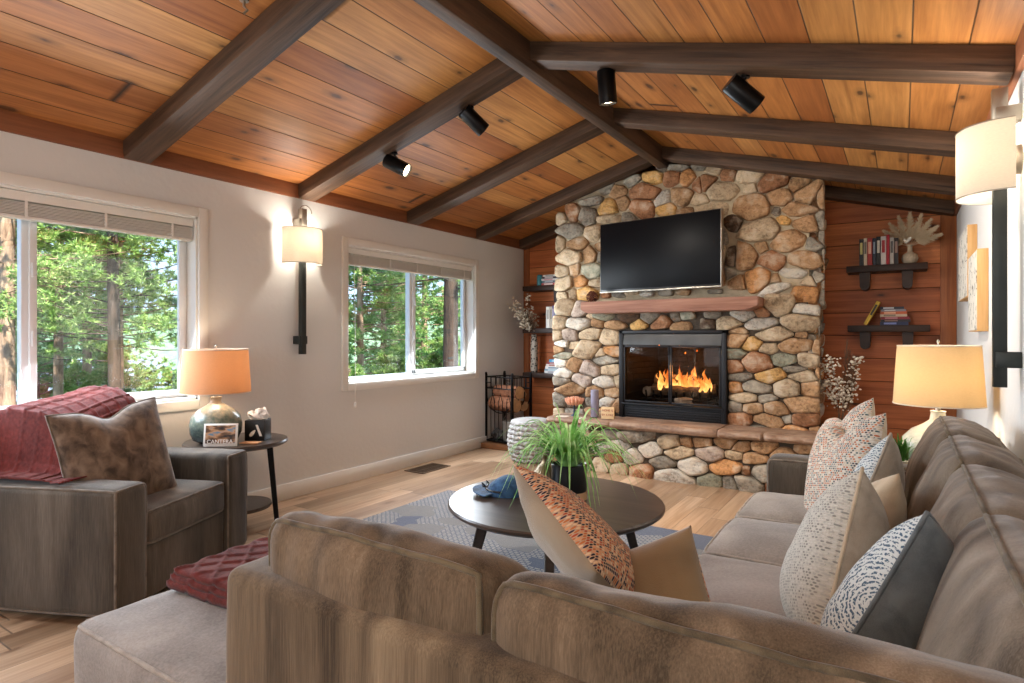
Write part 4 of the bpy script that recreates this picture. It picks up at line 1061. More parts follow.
cap = empty('baseball_cap', (-1.63, 2.47, .4215), rad(200), 'blue denim cap with a dark strap lying on the coffee table', 'cap')
M['denim'] = fabric('blue_denim', '#27415E', '#3F6186', None, (30, 30, 30))
bm = NB(); prof = [(.088, 0), (.088, .02), (.083, .045), (.068, .068), (.045, .083), (.02, .09), (0, .091)]
lathe(bm, prof, 36, fn=lambda a, z: 1 + .05 * noise.noise(Vector((cos(a) * 2, sin(a) * 2, z * 20))))
for v in bm.verts: v.co.x *= 1.1; v.co.z *= 1 - .25 * max(0, v.co.x / .09)
cr = obj('crown', bm, M['denim'], cap, smooth=60)
bm = NB(); icos(bm, (0, 0, .088), (.006, .006, .004), 2); obj('button', bm, M['denim'], cr)
def brim(u, v):
    a = (u - .5) * 2.1; r = .085 + .075 * v * cos(a * .75) ** .6
    x, y = r * cos(a) * 1.05, r * sin(a) * .98
    return Vector((x, y, .012 - .10 * v * v * (sin(a)) ** 2 * .12 + .008 * v)), Vector((0, 0, 1))
obj('brim', sheet(24, 8, brim, .004), M['denim'], cap, smooth=60)
bm = NB(); pts = [(.093 * cos(t) * 1.08, .093 * sin(t), .028) for t in [(-1.5 + 3.0 * k / 20) for k in range(21)]]
tube(bm, pts, .005, 8); tube(bm, [(.10, .01, .03), (.115, .035, .055), (.105, .05, .04), (.10, .01, .03), (.11, -.03, .05), (.10, -.04, .035), (.10, .01, .03)], .0035, 6)
obj('strap', bm, M['blackp'], cap, smooth=60, label='dark knotted strap')

# ------------------------------------------------------------ lamps
def table_lamp(loc, label, base_prof, shade, matb, mats, z0, power, col, drum=(.21, .19), rz=0):
    t = empty('table_lamp', loc, rz, label, 'lamp')
    bm = NB(); lathe(bm, base_prof, 56); obj('lamp_base', bm, matb, t, smooth=60)
    zt = base_prof[-1][1]
    bm = NB(); lathe(bm, [(.012, zt - .005), (.012, zt + .04), (.008, zt + .045), (.004, zt + .05), (.004, z0 + shade - .03), (0, z0 + shade - .03)], 16)
    tube(bm, [(0, 0, z0 + shade - .03), (0, 0, z0 + shade + .012)], .003, 6); icos(bm, (0, 0, z0 + shade + .018), (.007, .007, .009), 2)
    for k in range(3):
        a = 2 * pi * k / 3; tube(bm, [(0, 0, z0 + shade - .012), ((drum[1] - .004) * cos(a), (drum[1] - .004) * sin(a), z0 + shade - .012)], .002, 5)
    obj('lamp_stem', bm, M['nickel'], t, smooth=50)
    bm = NB(); rb, rt = drum
    lathe(bm, [(rb, z0), (rt, z0 + shade), (rt - .003, z0 + shade), (rb - .003, z0), (rb, z0)], 64, cap=False)
    sh = obj('lamp_shade', bm, mats, t, smooth=60)
    bm = NB(); lathe(bm, [(rb + .0012, z0), (rb + .0012, z0 + .006), (rb - .004, z0 + .006), (rb - .004, z0), (rb + .0012, z0)], 64, cap=False); obj('shade_rim', bm, M['sh_white'], sh, smooth=60); bm = NB()
    lathe(bm, [(rt + .0012, z0 + shade - .006), (rt + .0012, z0 + shade), (rt - .004, z0 + shade), (rt - .004, z0 + shade - .006), (rt + .0012, z0 + shade - .006)], 64, cap=False)
    obj('shade_rim', bm, M['sh_white'], sh, smooth=60)
    bm = NB(); icos(bm, (0, 0, z0 + shade * .45), (.028, .028, .036), 2); obj('bulb', bm, M['bulb'], t)
    lp = light('lamp_light', 'POINT', (loc[0], loc[1], loc[2] + z0 + shade * .45), power, col, .05)
    return t
def light(name, kind, loc, power, col=(1, 1, 1), size=.1, rot=None, **kw):
    d = bpy.data.lights.new(name, kind); d.energy = power; d.color = col
    if kind == 'AREA': d.shape = 'RECTANGLE'; d.size, d.size_y = size
    elif kind in ('POINT', 'SPOT'): d.shadow_soft_size = size
    for k, v in kw.items(): setattr(d, k, v)
    o = bpy.data.objects.new(name, d); COL.objects.link(o); o.location = loc
    if rot: o.rotation_euler = [rad(x) for x in rot]
    return o
def glaze(name, c0, c1, c2, z0, z1):
    n = N(name); o = n.obj(); z = n.add('ShaderNodeSeparateXYZ', {0: o}).outputs[2]
    f = n.math('DIVIDE', n.math('SUBTRACT', z, z0), z1 - z0)
    f = n.math('ADD', f, n.math('MULTIPLY', n.math('SUBTRACT', n.noise(o, 30, 5, .7), .5), 1.0))
    n.set(col=n.ramp(f, [(.25, srgb(c0)), (.55, srgb(c1)), (.9, srgb(c2))]), rough=.25, spec=.5); n.bump(n.noise(o, 40, 3), .002); return n.m
bp = [(0, 0), (.085, 0), (.125, .02), (.143, .06), (.146, .11), (.135, .16), (.10, .20), (.055, .225), (.033, .24), (.03, .262), (.034, .275)]
table_lamp((-3.50, 2.10, .551), 'glazed blue-green lamp with lit amber shade on the small round end table', bp, .265, glaze('teal_glaze', '#3D4A48', '#6A7468', '#A69A84', .0, .25), M['sh_orange'], .30, 3.6, (1, .82, .62), (.197, .18))
bp2 = [(0, 0), (.09, 0), (.13, .02), (.155, .07), (.15, .13), (.11, .175), (.06, .205), (.036, .225), (.03, .26), (.034, .27)]
table_lamp((.148, 3.60, .56), 'mercury glass lamp with lit cream shade behind the right end of the sofa', bp2, .29, glaze('mercury_glass', '#8F9A8C', '#BEBBA8', '#D8D2BE', .0, .25), M['sh_yellow'], .30, 4, (1, .86, .66), (.188, .17))

# ------------------------------------------------------------ end table, tissue box, framed card
et = empty('end_table', (-3.475, 2.22, 0), 0, 'small round dark wood end table between the armchair and the left wall', 'table')
bm = NB(); lathe(bm, [(0, .518), (.278, .518), (.297, .528), (.300, .54), (.295, .549), (0, .55)], 72); obj('tabletop', bm, M['espresso'], et, smooth=30)
bm = NB(); lathe(bm, [(0, .13), (.2, .13), (.205, .14), (.2, .15), (0, .15)], 64); obj('lower_shelf', bm, M['espresso'], et, smooth=30)
for a in (50, 170, 290): obj('leg', splay_leg(rad(a), .19, .235, .52, .035, .028, 0), M['black'], et)
tb = empty('tissue_box', (-3.375, 2.30, .551), rad(36), 'black square tissue box with a white leaf A logo on the end table', 'tissue box')
bm = NB(); bb(bm, -.06, .06, -.06, .06, 0, .125, .002); obj('box', bm, plain('black_card', '#0E0D0D', .4), tb)
M['paper'] = plain('white_tissue', '#EDE6DE', .9, var=.02)
bm = NB(); icos(bm, (0, 0, .145), (.05, .032, .038), 3, nz=.9, seed=3); icos(bm, (.02, .0, .16), (.035, .028, .03), 3, nz=1.1, seed=6); icos(bm, (-.03, .0, .15), (.02, .03, .025), 2, nz=1.0, seed=8); obj('tissue', bm, M['paper'], tb, smooth=60)
# logo on the face seen from the room: slanted stroke plus leaf
def logo(bm, y, s=1):
    prism(bm, [(.006, .098), (.020, .098), (.046, .028), (.030, .028)], y, y - .0012)
    lf = []
    for k in range(16):
        t = k / 16 * 2 * pi; a = .026 * cos(t); b = .0105 * sin(t) * (1 - .3 * cos(t)); r = rad(50); lf.append((-.012 + a * cos(r) - b * sin(r), .047 + a * sin(r) + b * cos(r)))
    prism(bm, lf, y, y - .0012)
bm = NB(); logo(bm, -.0602); obj('logo', bm, plain('logo_white', '#E8E2DA', .6, var=0), tb, smooth=None, label='white leaf and stroke logo')
# framed photo card
fc = empty('framed_photo_card', (-3.335, 2.03, .551), rad(38), 'white edged photo card with lettering propped before the left lamp', 'picture')
bm = NB(); box(bm, (0, 0, .058), (.165, .008, .115), .001, Euler((rad(-8), 0, 0))); obj('card', bm, plain('card_white', '#E9E4DC', .5), fc)
nm = N('photo_print'); o_ = nm.obj(); x_ = nm.add('ShaderNodeSeparateXYZ', {0: o_}).outputs
ff_ = nm.noise(nm.map(o_, (14, 14, 40), rot=(0, .5, 0)), 1, 3); nm.set(col=nm.ramp(ff_, [(.35, srgb('#1A1512')), (.48, srgb('#6B4A34')), (.56, srgb('#C09068')), (.66, srgb('#5F7E92'))]), rough=.35)
bm = NB(); box(bm, (0, -.0052, .062), (.145, .002, .09), 0, Euler((rad(-8), 0, 0))); obj('photo', bm, nm.m, fc)
def text_mesh(name, body, size, mat, parent, M4, ext=.0006, label=None):
    cu = bpy.data.curves.new(name, 'FONT'); cu.body = body; cu.size = size; cu.extrude = ext; cu.align_x = 'CENTER'; cu.align_y = 'CENTER'
    to = bpy.data.objects.new('tmp_text', cu); COL.objects.link(to)
    dg = bpy.context.evaluated_depsgraph_get(); me = bpy.data.meshes.new_from_object(to.evaluated_get(dg)); bpy.data.objects.remove(to)
    me.name = name; me.materials.clear(); me.materials.append(mat)
    o = bpy.data.objects.new(name, me); COL.objects.link(o); o.parent = parent; o.matrix_local = M4
    if label: o['label'] = label
    return o
text_mesh('lettering', 'CANTERA', .028, plain('lettering_white', '#F2EEE6', .6, var=0), fc, Matrix.Translation((0, -.0135, .026)) @ Euler((rad(82), 0, 0)).to_matrix().to_4x4())
fc.scale = (1.15, 1.15, 1.15)
bm = NB(); bb(bm, -.055, .055, -.035, .035, 0, .006, .001)
o = obj('coaster', bm, plain('tan_leather', '#C08E66', .7)); o.location = (-3.285, 2.19, .5515); o.rotation_euler = (0, 0, rad(30)); tag(o, 'flat tan leather coaster on the end table before the tissue box', 'coaster')

# right end table behind the sofa arm, with diffuser and small grass
rt = empty('side_table', (.08, 3.60, 0), 0, 'dark wood side table in the corner behind the sofa arm', 'table')
bm = NB(); bb(bm, -.25, .27, -.26, .26, .53, .558, .005); obj('tabletop', bm, M['espresso'], rt)
for x in (-.22, .24):
    for y in (-.23, .23): bm = NB(); bb(bm, x - .02, x + .02, y - .02, y + .02, 0, .53, .003); obj('leg', bm, M['espresso'], rt)
df = empty('reed_diffuser', (-.135, 3.46, .559), 0, 'small reed diffuser with wooden collar beside the lamp behind the sofa', 'diffuser')
bm = NB(); lathe(bm, [(0, 0), (.028, 0), (.03, .01), (.03, .055), (.018, .062), (0, .062)], 24); obj('bottle', bm, plain('frosted_bottle', '#C9C4B4', .3), df, smooth=40)
bm = NB(); bb(bm, -.024, .024, -.024, .024, .063, .10, .003); obj('collar', bm, plain('pale_wood_collar', '#C49A68', .6), df)
for k, (a, b) in enumerate(((-.012, .0), (.012, .006), (.002, -.012))):
    bm = NB(); tube(bm, [(a * .4, b * .4, .10), (a * 1.5, b * 1.5, .21)], .0028, 6); obj('reed', bm, plain('reed_stick', '#C9A06C', .7) if k == 0 else bpy.data.materials['reed_stick'], df)
pg = empty('small_grass_plant', (-.01, 3.40, .559), 0, 'little tuft of green faux grass in a bowl in front of the right lamp', 'plant')
bm = NB(); lathe(bm, [(0, 0), (.035, 0), (.05, .03), (.052, .05), (.046, .05), (0, .045)], 28); obj('bowl', bm, plain('white_bowl', '#CFC8BA', .4), pg, smooth=40)
bm = NB(); blades(bm, 170, (0, 0, .045), .05, .12, random.Random(5), .0028, .2); obj('foliage', bm, leaf_mat('faux_grass', '#2F5A22', '#4F8236', '#7FA85A'), pg, smooth=180)

# ------------------------------------------------------------ wall sconces
def sconce(loc, rz, label, power, zb=1.06):
    """local: wall is y=0 plane, room is -y; z measured from the floor"""
    t = empty('wall_sconce', loc, rz, label, 'wall light')
    bm = NB(); bb(bm, -.019, .019, -.085, -.042, zb, 2.13, .002); pole = obj('pole', bm, M['iron'], t)
    bm = NB(); bb(bm, -.021, .021, -.088, -.040, 2.0, 2.135, .002); obj('pole_cap', bm, M['nickel'], pole)
    bm = NB(); bb(bm, -.035, .035, -.078, -.0005, zb + .075, zb + .135, .003); icos(bm, (-.012, -.08, zb + .12), (.004, .003, .004), 1); icos(bm, (-.012, -.08, zb + .09), (.004, .003, .004), 1); obj('bracket', bm, M['iron'], t)
    bm = NB(); bb(bm, -.035, .035, -.078, -.0005, 2.0, 2.06, .003); obj('bracket', bm, M['nickel'], t)
    bm = NB(); lathe(bm, [(0, 0), (.055, 0), (.055, .012), (.05, .02), (0, .02)], 32, (0, 0, 0), M=Euler((pi / 2, 0, 0)).to_matrix().to_4x4())
    xf(bm.verts, Matrix.Translation((0, 0, 1.86))); tube(bm, [(0, -.015, 1.86), (0, -.10, 1.86)], .009, 8); obj('backplate', bm, M['nickel'], t)
    bm = NB(); R = .155; z0, z1 = 1.725, 1.985; m = 30; outs = []
    for k in range(m + 1):
        a = pi * (k / m); x = R * cos(a); y = -.034 - .165 * sin(a) ** .9
        outs.append((x, y))
    V = []
    for (x, y) in outs:
        l = sqrt(x * x + (y + .02) ** 2); q = (l - .003) / l
        V.append([bm.verts.new((x, y, z0)), bm.verts.new((x, y, z1)), bm.verts.new((x * q, (y + .02) * q - .02, z1)), bm.verts.new((x * q, (y + .02) * q - .02, z0))])
    for A, B in zip(V, V[1:]):
        for i in range(4): bm.faces.new((A[i], A[(i + 1) % 4], B[(i + 1) % 4], B[i]))
    bm.faces.new(V[0]); bm.faces.new(V[-1])
    sh = obj('lamp_shade', bm, M['sh_white'], t, smooth=50)
    bm = NB(); tube(bm, [(x, y, z0 + .002) for x, y in outs], .0028, 5); obj('shade_rim', bm, M['nickel'], sh, smooth=50)
    bm = NB(); tube(bm, [(x, y, z1 - .002) for x, y in outs], .0028, 5)
    tube(bm, [(-R, -.022, z1 - .03), (0, -.05, z1 - .03), (R, -.022, z1 - .03)], .002, 5)
    obj('shade_rim', bm, M['nickel'], sh, smooth=50)
    bm = NB(); icos(bm, (0, -.105, 1.875), (.024, .024, .034), 2); obj('bulb', bm, M['bulb'], t)
    wl = Matrix.Translation(loc) @ Matrix.Rotation(rz, 4, 'Z') @ Vector((0, -.105, 1.90))
    light('sconce_light', 'POINT', wl, power, (1, .91, .80), .04)
    return t
sl = sconce((XL, 2.905, 0), rad(90), 'wall sconce with white half drum shade between the two windows', 12)
bm = NB(); tube(bm, [(.04 + .055 * cos(a), -.05, 2.115 + .055 * sin(a)) for a in [k * .2 for k in range(0, 15)]], .0035, 6); obj('hook', bm, M['nickel'], sl)
sconce((XR, 2.94, 0), rad(-90), 'wall sconce with half drum shade on the right wall above the cream lamp', 9, 1.0)

# ------------------------------------------------------------ pictures on the right wall
M['oakside'] = wood_solid('light_oak_side', '#B98A52', '#D6AC74', 2, .6)
def artmat():
    n = N('line_art'); o = n.obj(); w = n.add('ShaderNodeTexWave', {'Vector': n.map(o, (1, 1, 1)), 'Scale': 9, 'Distortion': 14, 'Detail': 3}).outputs[1]
    n.set(col=n.ramp(w, [(.0, srgb('#5A564E')), (.07, srgb('#D9D4C8')), (.9, srgb('#DDD8CC'))]), rough=.8); return n.m
AM = artmat()
for (y0, y1, z0, z1, th, lb) in ((4.50, 5.15, 1.43, 1.86, .048, 'wooden block picture on the right wall, farther and higher of the two'), (3.95, 4.42, 1.22, 1.65, .048, 'wooden block picture on the right wall, nearer and lower of the two')):
    c = empty('wall_picture', (XR, (y0 + y1) / 2, z0), 0, lb, 'picture')
    bm = NB(); bb(bm, -th, -.001, y0 - (y0 + y1) / 2, y1 - (y0 + y1) / 2, 0, z1 - z0, .002); obj('wooden_block', bm, M['oakside'], c)
    bm = NB(); bb(bm, -th - .002, -th, y0 - (y0 + y1) / 2 + .006, y1 - (y0 + y1) / 2 - .006, .006, z1 - z0 - .006); obj('print', bm, AM, c)

# ------------------------------------------------------------ ceiling spotlights
def spot(base, body, az, el, label, lit=0, power=12):
    t = empty('ceiling_spotlight', base, 0, label, 'spotlight')
    b = Vector(body) - Vector(base)
    bm = NB(); lathe(bm, [(0, 0), (.022, 0), (.022, -.012), (0, -.012)], 20); tube(bm, [(0, 0, -.01), b * .9], .0065, 8); icos(bm, b * .9, (.012, .012, .012), 2); obj('stem', bm, M['black'], t)
    d = Vector((cos(rad(el)) * cos(rad(az)), cos(rad(el)) * sin(rad(az)), sin(rad(el))))
    q = d.to_track_quat('Z', 'Y').to_matrix().to_4x4(); off = b + Vector((0, 0, -.045))
    L = .088
    bm = NB(); lathe(bm, [(0, -L), (.046, -L), (.049, -L + .004), (.049, L), (.044, L), (.042, L - .02), (0, L - .02)], 36); xf(bm.verts, Matrix.Translation(off) @ q); obj('can', bm, M['black'], t, smooth=40)
    bm = NB(); lathe(bm, [(0, L - .017), (.04, L - .017), (.04, L - .012), (0, L - .012)], 24); xf(bm.verts, Matrix.Translation(off) @ q); obj('lamp_face', bm, M['bulb'], t)
    wl = Vector(base) + off + d * (L + .01)
    s = light('spot_beam', 'SPOT', wl, power, (1, .93, .84), .03, spot_size=rad(95), spot_blend=.8); s.rotation_euler = (-d).to_track_quat('Z', 'Y').to_euler()
def rb(x): return ceil_z(x) - .106
spot((-2.92, 3.03, rb(-2.92)), (-2.915, 3.05, rb(-2.92) - .04), 20, -28, 'black can spotlight nearest the left wall, its pale lamp face showing', power=26)
spot((-2.27, 3.03, rb(-2.27)), (-2.26, 3.05, rb(-2.27) - .035), 62, -36, 'black can spotlight left of the ridge beam, above the second window', power=34)
spot((-1.35, 3.03, rb(-1.35)), (-1.345, 3.03, rb(-1.35) - .045), 92, -78, 'upright black can spotlight hanging just right of the ridge beam', power=60)
spot((-.63, 3.03, rb(-.63)), (-.64, 3.03, rb(-.63) - .04), 40, -36, 'black can spotlight farthest right, tilted down towards the right wall', power=50)
bm = NB(); tube(bm, [(-2.45, 1.60, ceil_z(-2.45)), (-2.45, 1.60, ceil_z(-2.45) - .03), (-2.44, 1.61, ceil_z(-2.45) - .045), (-2.455, 1.6, ceil_z(-2.45) - .06)], .006, 8); lathe(bm, [(0, 0), (.02, 0), (.02, -.006), (0, -.006)], 16, (-2.45, 1.6, ceil_z(-2.45)))
tag(obj('ceiling_hook', bm, M['nickel'], smooth=50), 'small silver hook in the ceiling boards at the top left', 'hook')

# ------------------------------------------------------------ floor vent
vt = empty('floor_vent', (-3.585, 4.15, .001), 0, 'brown metal floor vent by the left baseboard', 'vent')
bm = NB(); 
bb(bm, -.11, .11, -.19, -.175, 0, .006); bb(bm, -.11, .11, .175, .19, 0, .006); bb(bm, -.11, -.095, -.175, .175, 0, .006); bb(bm, .095, .11, -.175, .175, 0, .006)
VM = plain('brown_vent_metal', '#5A4634', .5, .4)
obj('vent_frame', bm, VM, vt)
bm = NB()
for k in range(17): bb(bm, -.095, .095, -.17 + k * .0206, -.162 + k * .0206, .001, .005)
bb(bm, -.003, .003, -.175, .175, .001, .005)
obj('grille', bm, VM, vt, smooth=None)
bm = NB(); bb(bm, -.095, .095, -.175, .175, 0, .0012); obj('vent_duct', bm, M['black'], vt)

# ------------------------------------------------------------ corner shelves with brackets
def shelf(x0, x1, z, d, label, bx=()):
    s = empty('wall_shelf', ((x0 + x1) / 2, YB, z), 0, label, 'shelf')
    w = (x1 - x0) / 2
    bm = NB(); bb(bm, -w, w, -d, -.001, -.055, 0, .004); obj('shelf_board', bm, M['shelf'], s)
    for b in bx:
        bm = NB(); pts = [(b - .04, -.056), (b + .04, -.056)] + [(b + .036 * cos(q_), -.165 - .038 * sin(q_)) for q_ in [pi * k / 10 for k in range(11)]]
        prism(bm, pts, -d * .78, -.001); obj('bracket', bm, M['shelf'], s)
    return s
shelf(-.40, .175, 1.79, .25, 'upper dark wood shelf on the cedar wall right of the chimney', (-.155, .15))
shelf(-.39, .19, 1.285, .25, 'lower dark wood shelf on the cedar wall right of the chimney', (-.165, .14))
for z, l in ((1.765, 'top'), (1.283, 'middle'), (.777, 'bottom')):
    shelf(-3.66, -2.87, z, .25, '%s dark shelf in the left corner beside the chimney' % l, (.02,))
# ------------------------------------------------------------ books
PG = plain('book_pages', '#D8CFBE', .9, var=.05)
bmats = {}
def book(name, loc, th, h, d, c, label, group, rot=(0, 0, 0), accent=None):
    """standing book: spine faces -y; thickness x, height z, depth y"""
    t = empty('book', loc, 0, label, 'book', group); t.rotation_euler = [rad(a) for a in rot]
    if c not in bmats: bmats[c] = plain('book_cloth_' + name, c, .5, var=.06)
    bm = NB(); k = .0025
    bb(bm, -th / 2, -th / 2 + k, 0, d, 0, h); bb(bm, th / 2 - k, th / 2, 0, d, 0, h); bb(bm, -th / 2, th / 2, -.002, k, 0, h, .001)
    obj('cover', bm, bmats[c], t, smooth=None)
    bm = NB(); bb(bm, -th / 2 + k, th / 2 - k, k, d - .004, .003, h - .004); obj('pages', bm, PG, t, smooth=None)
    if accent:
        if accent not in bmats: bmats[accent] = plain('spine_print_' + name, accent, .5, var=.02)
        bm = NB()
        bb(bm, -th * .3, th * .3, -.0028, -.002, h * .42, h * .86)
        obj('spine_print', bm, bmats[accent], t, smooth=None)
    return t
ux = -.305
ub = [(.030, .225, '#17191F', '#C9C27A', 'black book with pale panels at the left end'), (.024, .23, '#C9BBA4', '#6A6258', 'cream book second from the left'), (.034, .228, '#B23A34', '#E0B8A0', 'thick brick red book'), (.024, .225, '#2A3140', '#8C98A8', 'dark navy book right of the thick brick red one'), (.030, .235, '#1C1C1C', '#D8D4C8', 'black book with white print in the middle'), (.036, .235, '#D8CEC8', '#B02A30', 'white book with red print'), (.022, .245, '#B01F2E', '#B01F2E', 'tallest crimson book'), (.026, .22, '#C4BDB4', '#58524E', 'pale grey book right of the crimson one'), (.030, .215, '#231E1E', '#A08070', 'black book at the right end, beside the vase')]
for k, (th, h, c, ac, lb) in enumerate(ub):
    book('up%d' % k, (ux + th / 2, 5.90, 1.791), th, h, .16, c, lb + ' of the upper right shelf row', 'upright books on the upper right shelf', accent=ac); ux += th + .003
# lower right: stack plus leaning yellow book
zz = 1.286
st = [(.026, .20, '#20284A', '#7A88C0', 'navy book at the bottom'), (.020, .21, '#2A2024', '#8A6A60', 'black book second from the bottom'), (.022, .20, '#8E2A34', '#C08088', 'wine red book third from the bottom'), (.020, .19, '#C9B49A', '#8A7A68', 'beige book in the middle'), (.022, .185, '#C4603A', '#E8B090', 'orange book above the beige one'), (.018, .175, '#8C8A90', '#D0CCC8', 'grey book second from the top'), (.020, .17, '#2A2A38', '#C8C8D0', 'dark book on top')]
for k, (th, h, c, ac, lb) in enumerate(st):
    b = book('low%d' % k, (-.125 - h * 0 + .02 + .004 * (k % 2), 5.90 + .006 * (k % 3), zz + th / 2), th, h, .15, c, lb + ' of the stack on the lower right shelf', 'stacked books on the lower right shelf', rot=(0, -90, 0), accent=ac)
    b.location.x = -.155 + h + .004 * (k % 3); zz += th + .0005
b = book('yel', (-.285, 5.91, 1.2875), .028, .215, .14, '#D8B234', 'yellow book leaning against the stack on the lower right shelf', None, rot=(0, 27, 0), accent='#3A3020'); b.location = (-.262, 5.91, 1.292)
# left shelves
zz = 1.766
for k, (th, h, c, ac, lb) in enumerate([(.024, .25, '#B04A48', '#E0D0C8', 'red striped book at the bottom'), (.026, .24, '#5A6470', '#A0A8B0', 'slate book second'), (.022, .25, '#D4CCC8', '#C08890', 'white book third'), (.022, .24, '#3A3036', '#B8A8A8', 'dark book fourth'), (.02, .23, '#DAD6D0', '#8A8884', 'white book on top')]):
    b = book('lt%d' % k, (-3.40, 5.9, zz + th / 2), th, h, .17, c, lb + ' of the stack on the top left corner shelf', 'stacked books on the top left shelf', rot=(0, -90, 0), accent=ac); b.location.x = -3.17; zz += th + .0005
ux = -3.36
for k, (th, h, c, ac, lb) in enumerate([(.045, .24, '#DDD8CE', '#A8A298', 'thick white book at the left end'), (.03, .24, '#B8AC9C', '#8A8070', 'beige book second from left'), (.018, .25, '#6A5A8A', '#C8C0D8', 'purple book'), (.02, .245, '#C8CCD8', '#6A7088', 'pale blue-white book'), (.018, .25, '#4A5A8C', '#C0C8D8', 'blue book'), (.018, .235, '#B88A98', '#E0D0D4', 'pink book'), (.02, .23, '#7A9A78', '#D0D8C8', 'green book at the right end')]):
    book('lm%d' % k, (ux + th / 2, 5.9, 1.284), th, h, .17, c, lb + ' of the row on the middle left corner shelf', 'upright books on the middle left shelf', accent=ac); ux += th + .003
zz = .778
for k, (th, h, c, ac, lb) in enumerate([(.026, .30, '#D8D4CC', '#9C98A0', 'white book at the bottom'), (.02, .31, '#7A9AA8', '#C8D4D8', 'blue-grey book second from the bottom'), (.03, .29, '#E0DCD6', '#8A98A4', 'thick white book in the middle'), (.024, .29, '#D4C8C0', '#A06A60', 'cream book fourth'), (.022, .27, '#8C3A3A', '#C09090', 'red book fifth'), (.03, .25, '#3F8CB4', '#B8D8E8', 'bright blue book on top')]):
    b = book('lb%d' % k, (-3.10, 5.9, zz + th / 2), th, h, .18, c, lb + ' of the stack on the bottom left corner shelf', 'stacked books on the bottom left shelf', rot=(0, -90, 0), accent=ac); b.location.x = -3.08 + .01 * (k % 2); zz += th + .0005
bm = NB(); lathe(bm, [(0, 0), (.03, 0), (.034, .01), (.034, .11), (.026, .125), (.02, .125), (0, .12)], 28)
o = obj('teal_vase', bm, plain('teal_ceramic', '#3F7F86', .4), smooth=50); o.location = (-3.47, 5.95, 1.766); tag(o, 'small teal cylinder vase on the top left corner shelf', 'vase')
# ------------------------------------------------------------ dried arrangements
M['dried'] = plain('dried_white_flowers', '#C9BBA6', .95, var=.2, scale=40)
M['pampas'] = plain('pampas_plume', '#DCC6A4', .95, var=.1)
M['pampas_d'] = plain('brown_pampas', '#6E4F3A', .95, var=.2)
M['twig'] = plain('dried_twig', '#6A4E38', .9)
def plume(bm, base, d, L, rng, w=.035, n=170, r=.0016):
    d = Vector(d).normalized(); side = d.orthogonal().normalized(); s2 = d.cross(side)
    def at(t): return Vector(base) + d * L * t + Vector((0, 0, -L * .22 * t * t * (1 - abs(d.z))))
    for k in range(n):
        t = rng.uniform(.25, 1); a = rng.uniform(0, 2 * pi); p = at(t); o = (side * cos(a) + s2 * sin(a)) * w * sin(pi * (t * .8 + .12)) * rng.uniform(.5, 1)
        tip = p + o + d * L * .12 + Vector((0, 0, -.3 * o.length)); q = (tip - p).cross(Vector((rng.random(), rng.random(), rng.random()))).normalized() * r
        bm.faces.new((bm.verts.new(p - q), bm.verts.new(p + q), bm.verts.new(p + (tip - p) * .6 + q * 1.3), bm.verts.new(tip)))
    tube(bm, [at(0), at(.3), at(.6), at(.95)], [.0018, .0016, .0013, .0006], 5)
def sprig(bm, base, d, L, rng, n=38, blob=.008, spread=.07):
    d = Vector(d).normalized(); p0 = Vector(base); pts = [p0 + d * L * t + Vector((.02 * sin(t * 5), 0, -.04 * t * t)) for t in (0, .25, .5, .75, 1)]
    tube(bm, pts, [.002, .0018, .0015, .0012, .0006], 5, mi=1)
    for k in range(n):
        t = rng.uniform(.35, 1); i = min(3, int(t * 4)); p = pts[i] + (pts[i + 1] - pts[i]) * (t * 4 - i)
        q = p + Vector((rng.uniform(-1, 1), rng.uniform(-1, 1), rng.uniform(-.4, 1))) * spread * rng.uniform(.2, .7)
        tube(bm, [p, q], .0008, 4, mi=1); s = blob * rng.uniform(.6, 1.3); icos(bm, q, (s, s, s * .8), 1, nz=.6, seed=k)
rg = random.Random(21)
va = empty('bud_vase', (.055, 5.97, 1.791), 0, 'round cream vase with fan of pampas on the upper right shelf', 'vase')
bm = NB(); lathe(bm, [(0, 0), (.03, 0), (.052, .018), (.058, .045), (.05, .075), (.026, .092), (.018, .10), (.016, .15), (.021, .156), (.013, .156), (.010, .10), (0, .09)], 40, fn=lambda a, z: 1 + .025 * cos(a * 14) * (z < .09)); obj('vase_body', bm, plain('cream_speckled', '#B9A48A', .7, var=.2, scale=60), va, smooth=60)
bm = NB()
for k in range(9):
    a = -1.25 + 2.5 * k / 8
    plume(bm, (0, 0, .14), (sin(a), rg.uniform(-.25, .05), cos(a) * .8 + .25), .27 * (1 - .12 * abs(a)), rg, .046, 520)
obj('pampas_plumes', bm, M['pampas'], va, smooth=None)
bm = NB()
for k in range(7): icos(bm, (-.02 + rg.uniform(-.025, .025), -.045, .20 + rg.uniform(-.03, .03)), (.012, .01, .012), 2, nz=.5, seed=k)
obj('white_flowers', bm, plain('white_petals', '#DAD2C4', .8), va, smooth=60)
# floor arrangement right of chimney
fa = empty('floor_vase', (-.40, 5.35, 0), 0, 'tall vase of dried white flowers and brown pampas right of the chimney', 'vase')
bm = NB(); lathe(bm, [(0, 0), (.07, 0), (.085, .05), (.085, .40), (.06, .5), (.05, .55), (.042, .55), (0, .52)], 36); obj('vase_body', bm, plain('brown_pottery', '#4A3628', .6), fa, smooth=50)
bm = NB()
for k in range(12): sprig(bm, (rg.uniform(-.02, .02), 0, .5), (rg.uniform(-.28, .30), rg.uniform(-.35, -.02), rg.uniform(.8, 1.3)), rg.uniform(.35, .62), rg, 30, .0105, .09)
obj('dried_flowers', bm, [M['dried'], M['twig']], fa, smooth=60)
bm = NB()
for k in range(5): plume(bm, (0, 0, .5), (.06 + .09 * k * .5, .05, 1), .62 - .05 * k, rg, .045, 150)
obj('pampas_plumes', bm, M['pampas_d'], fa, smooth=None)
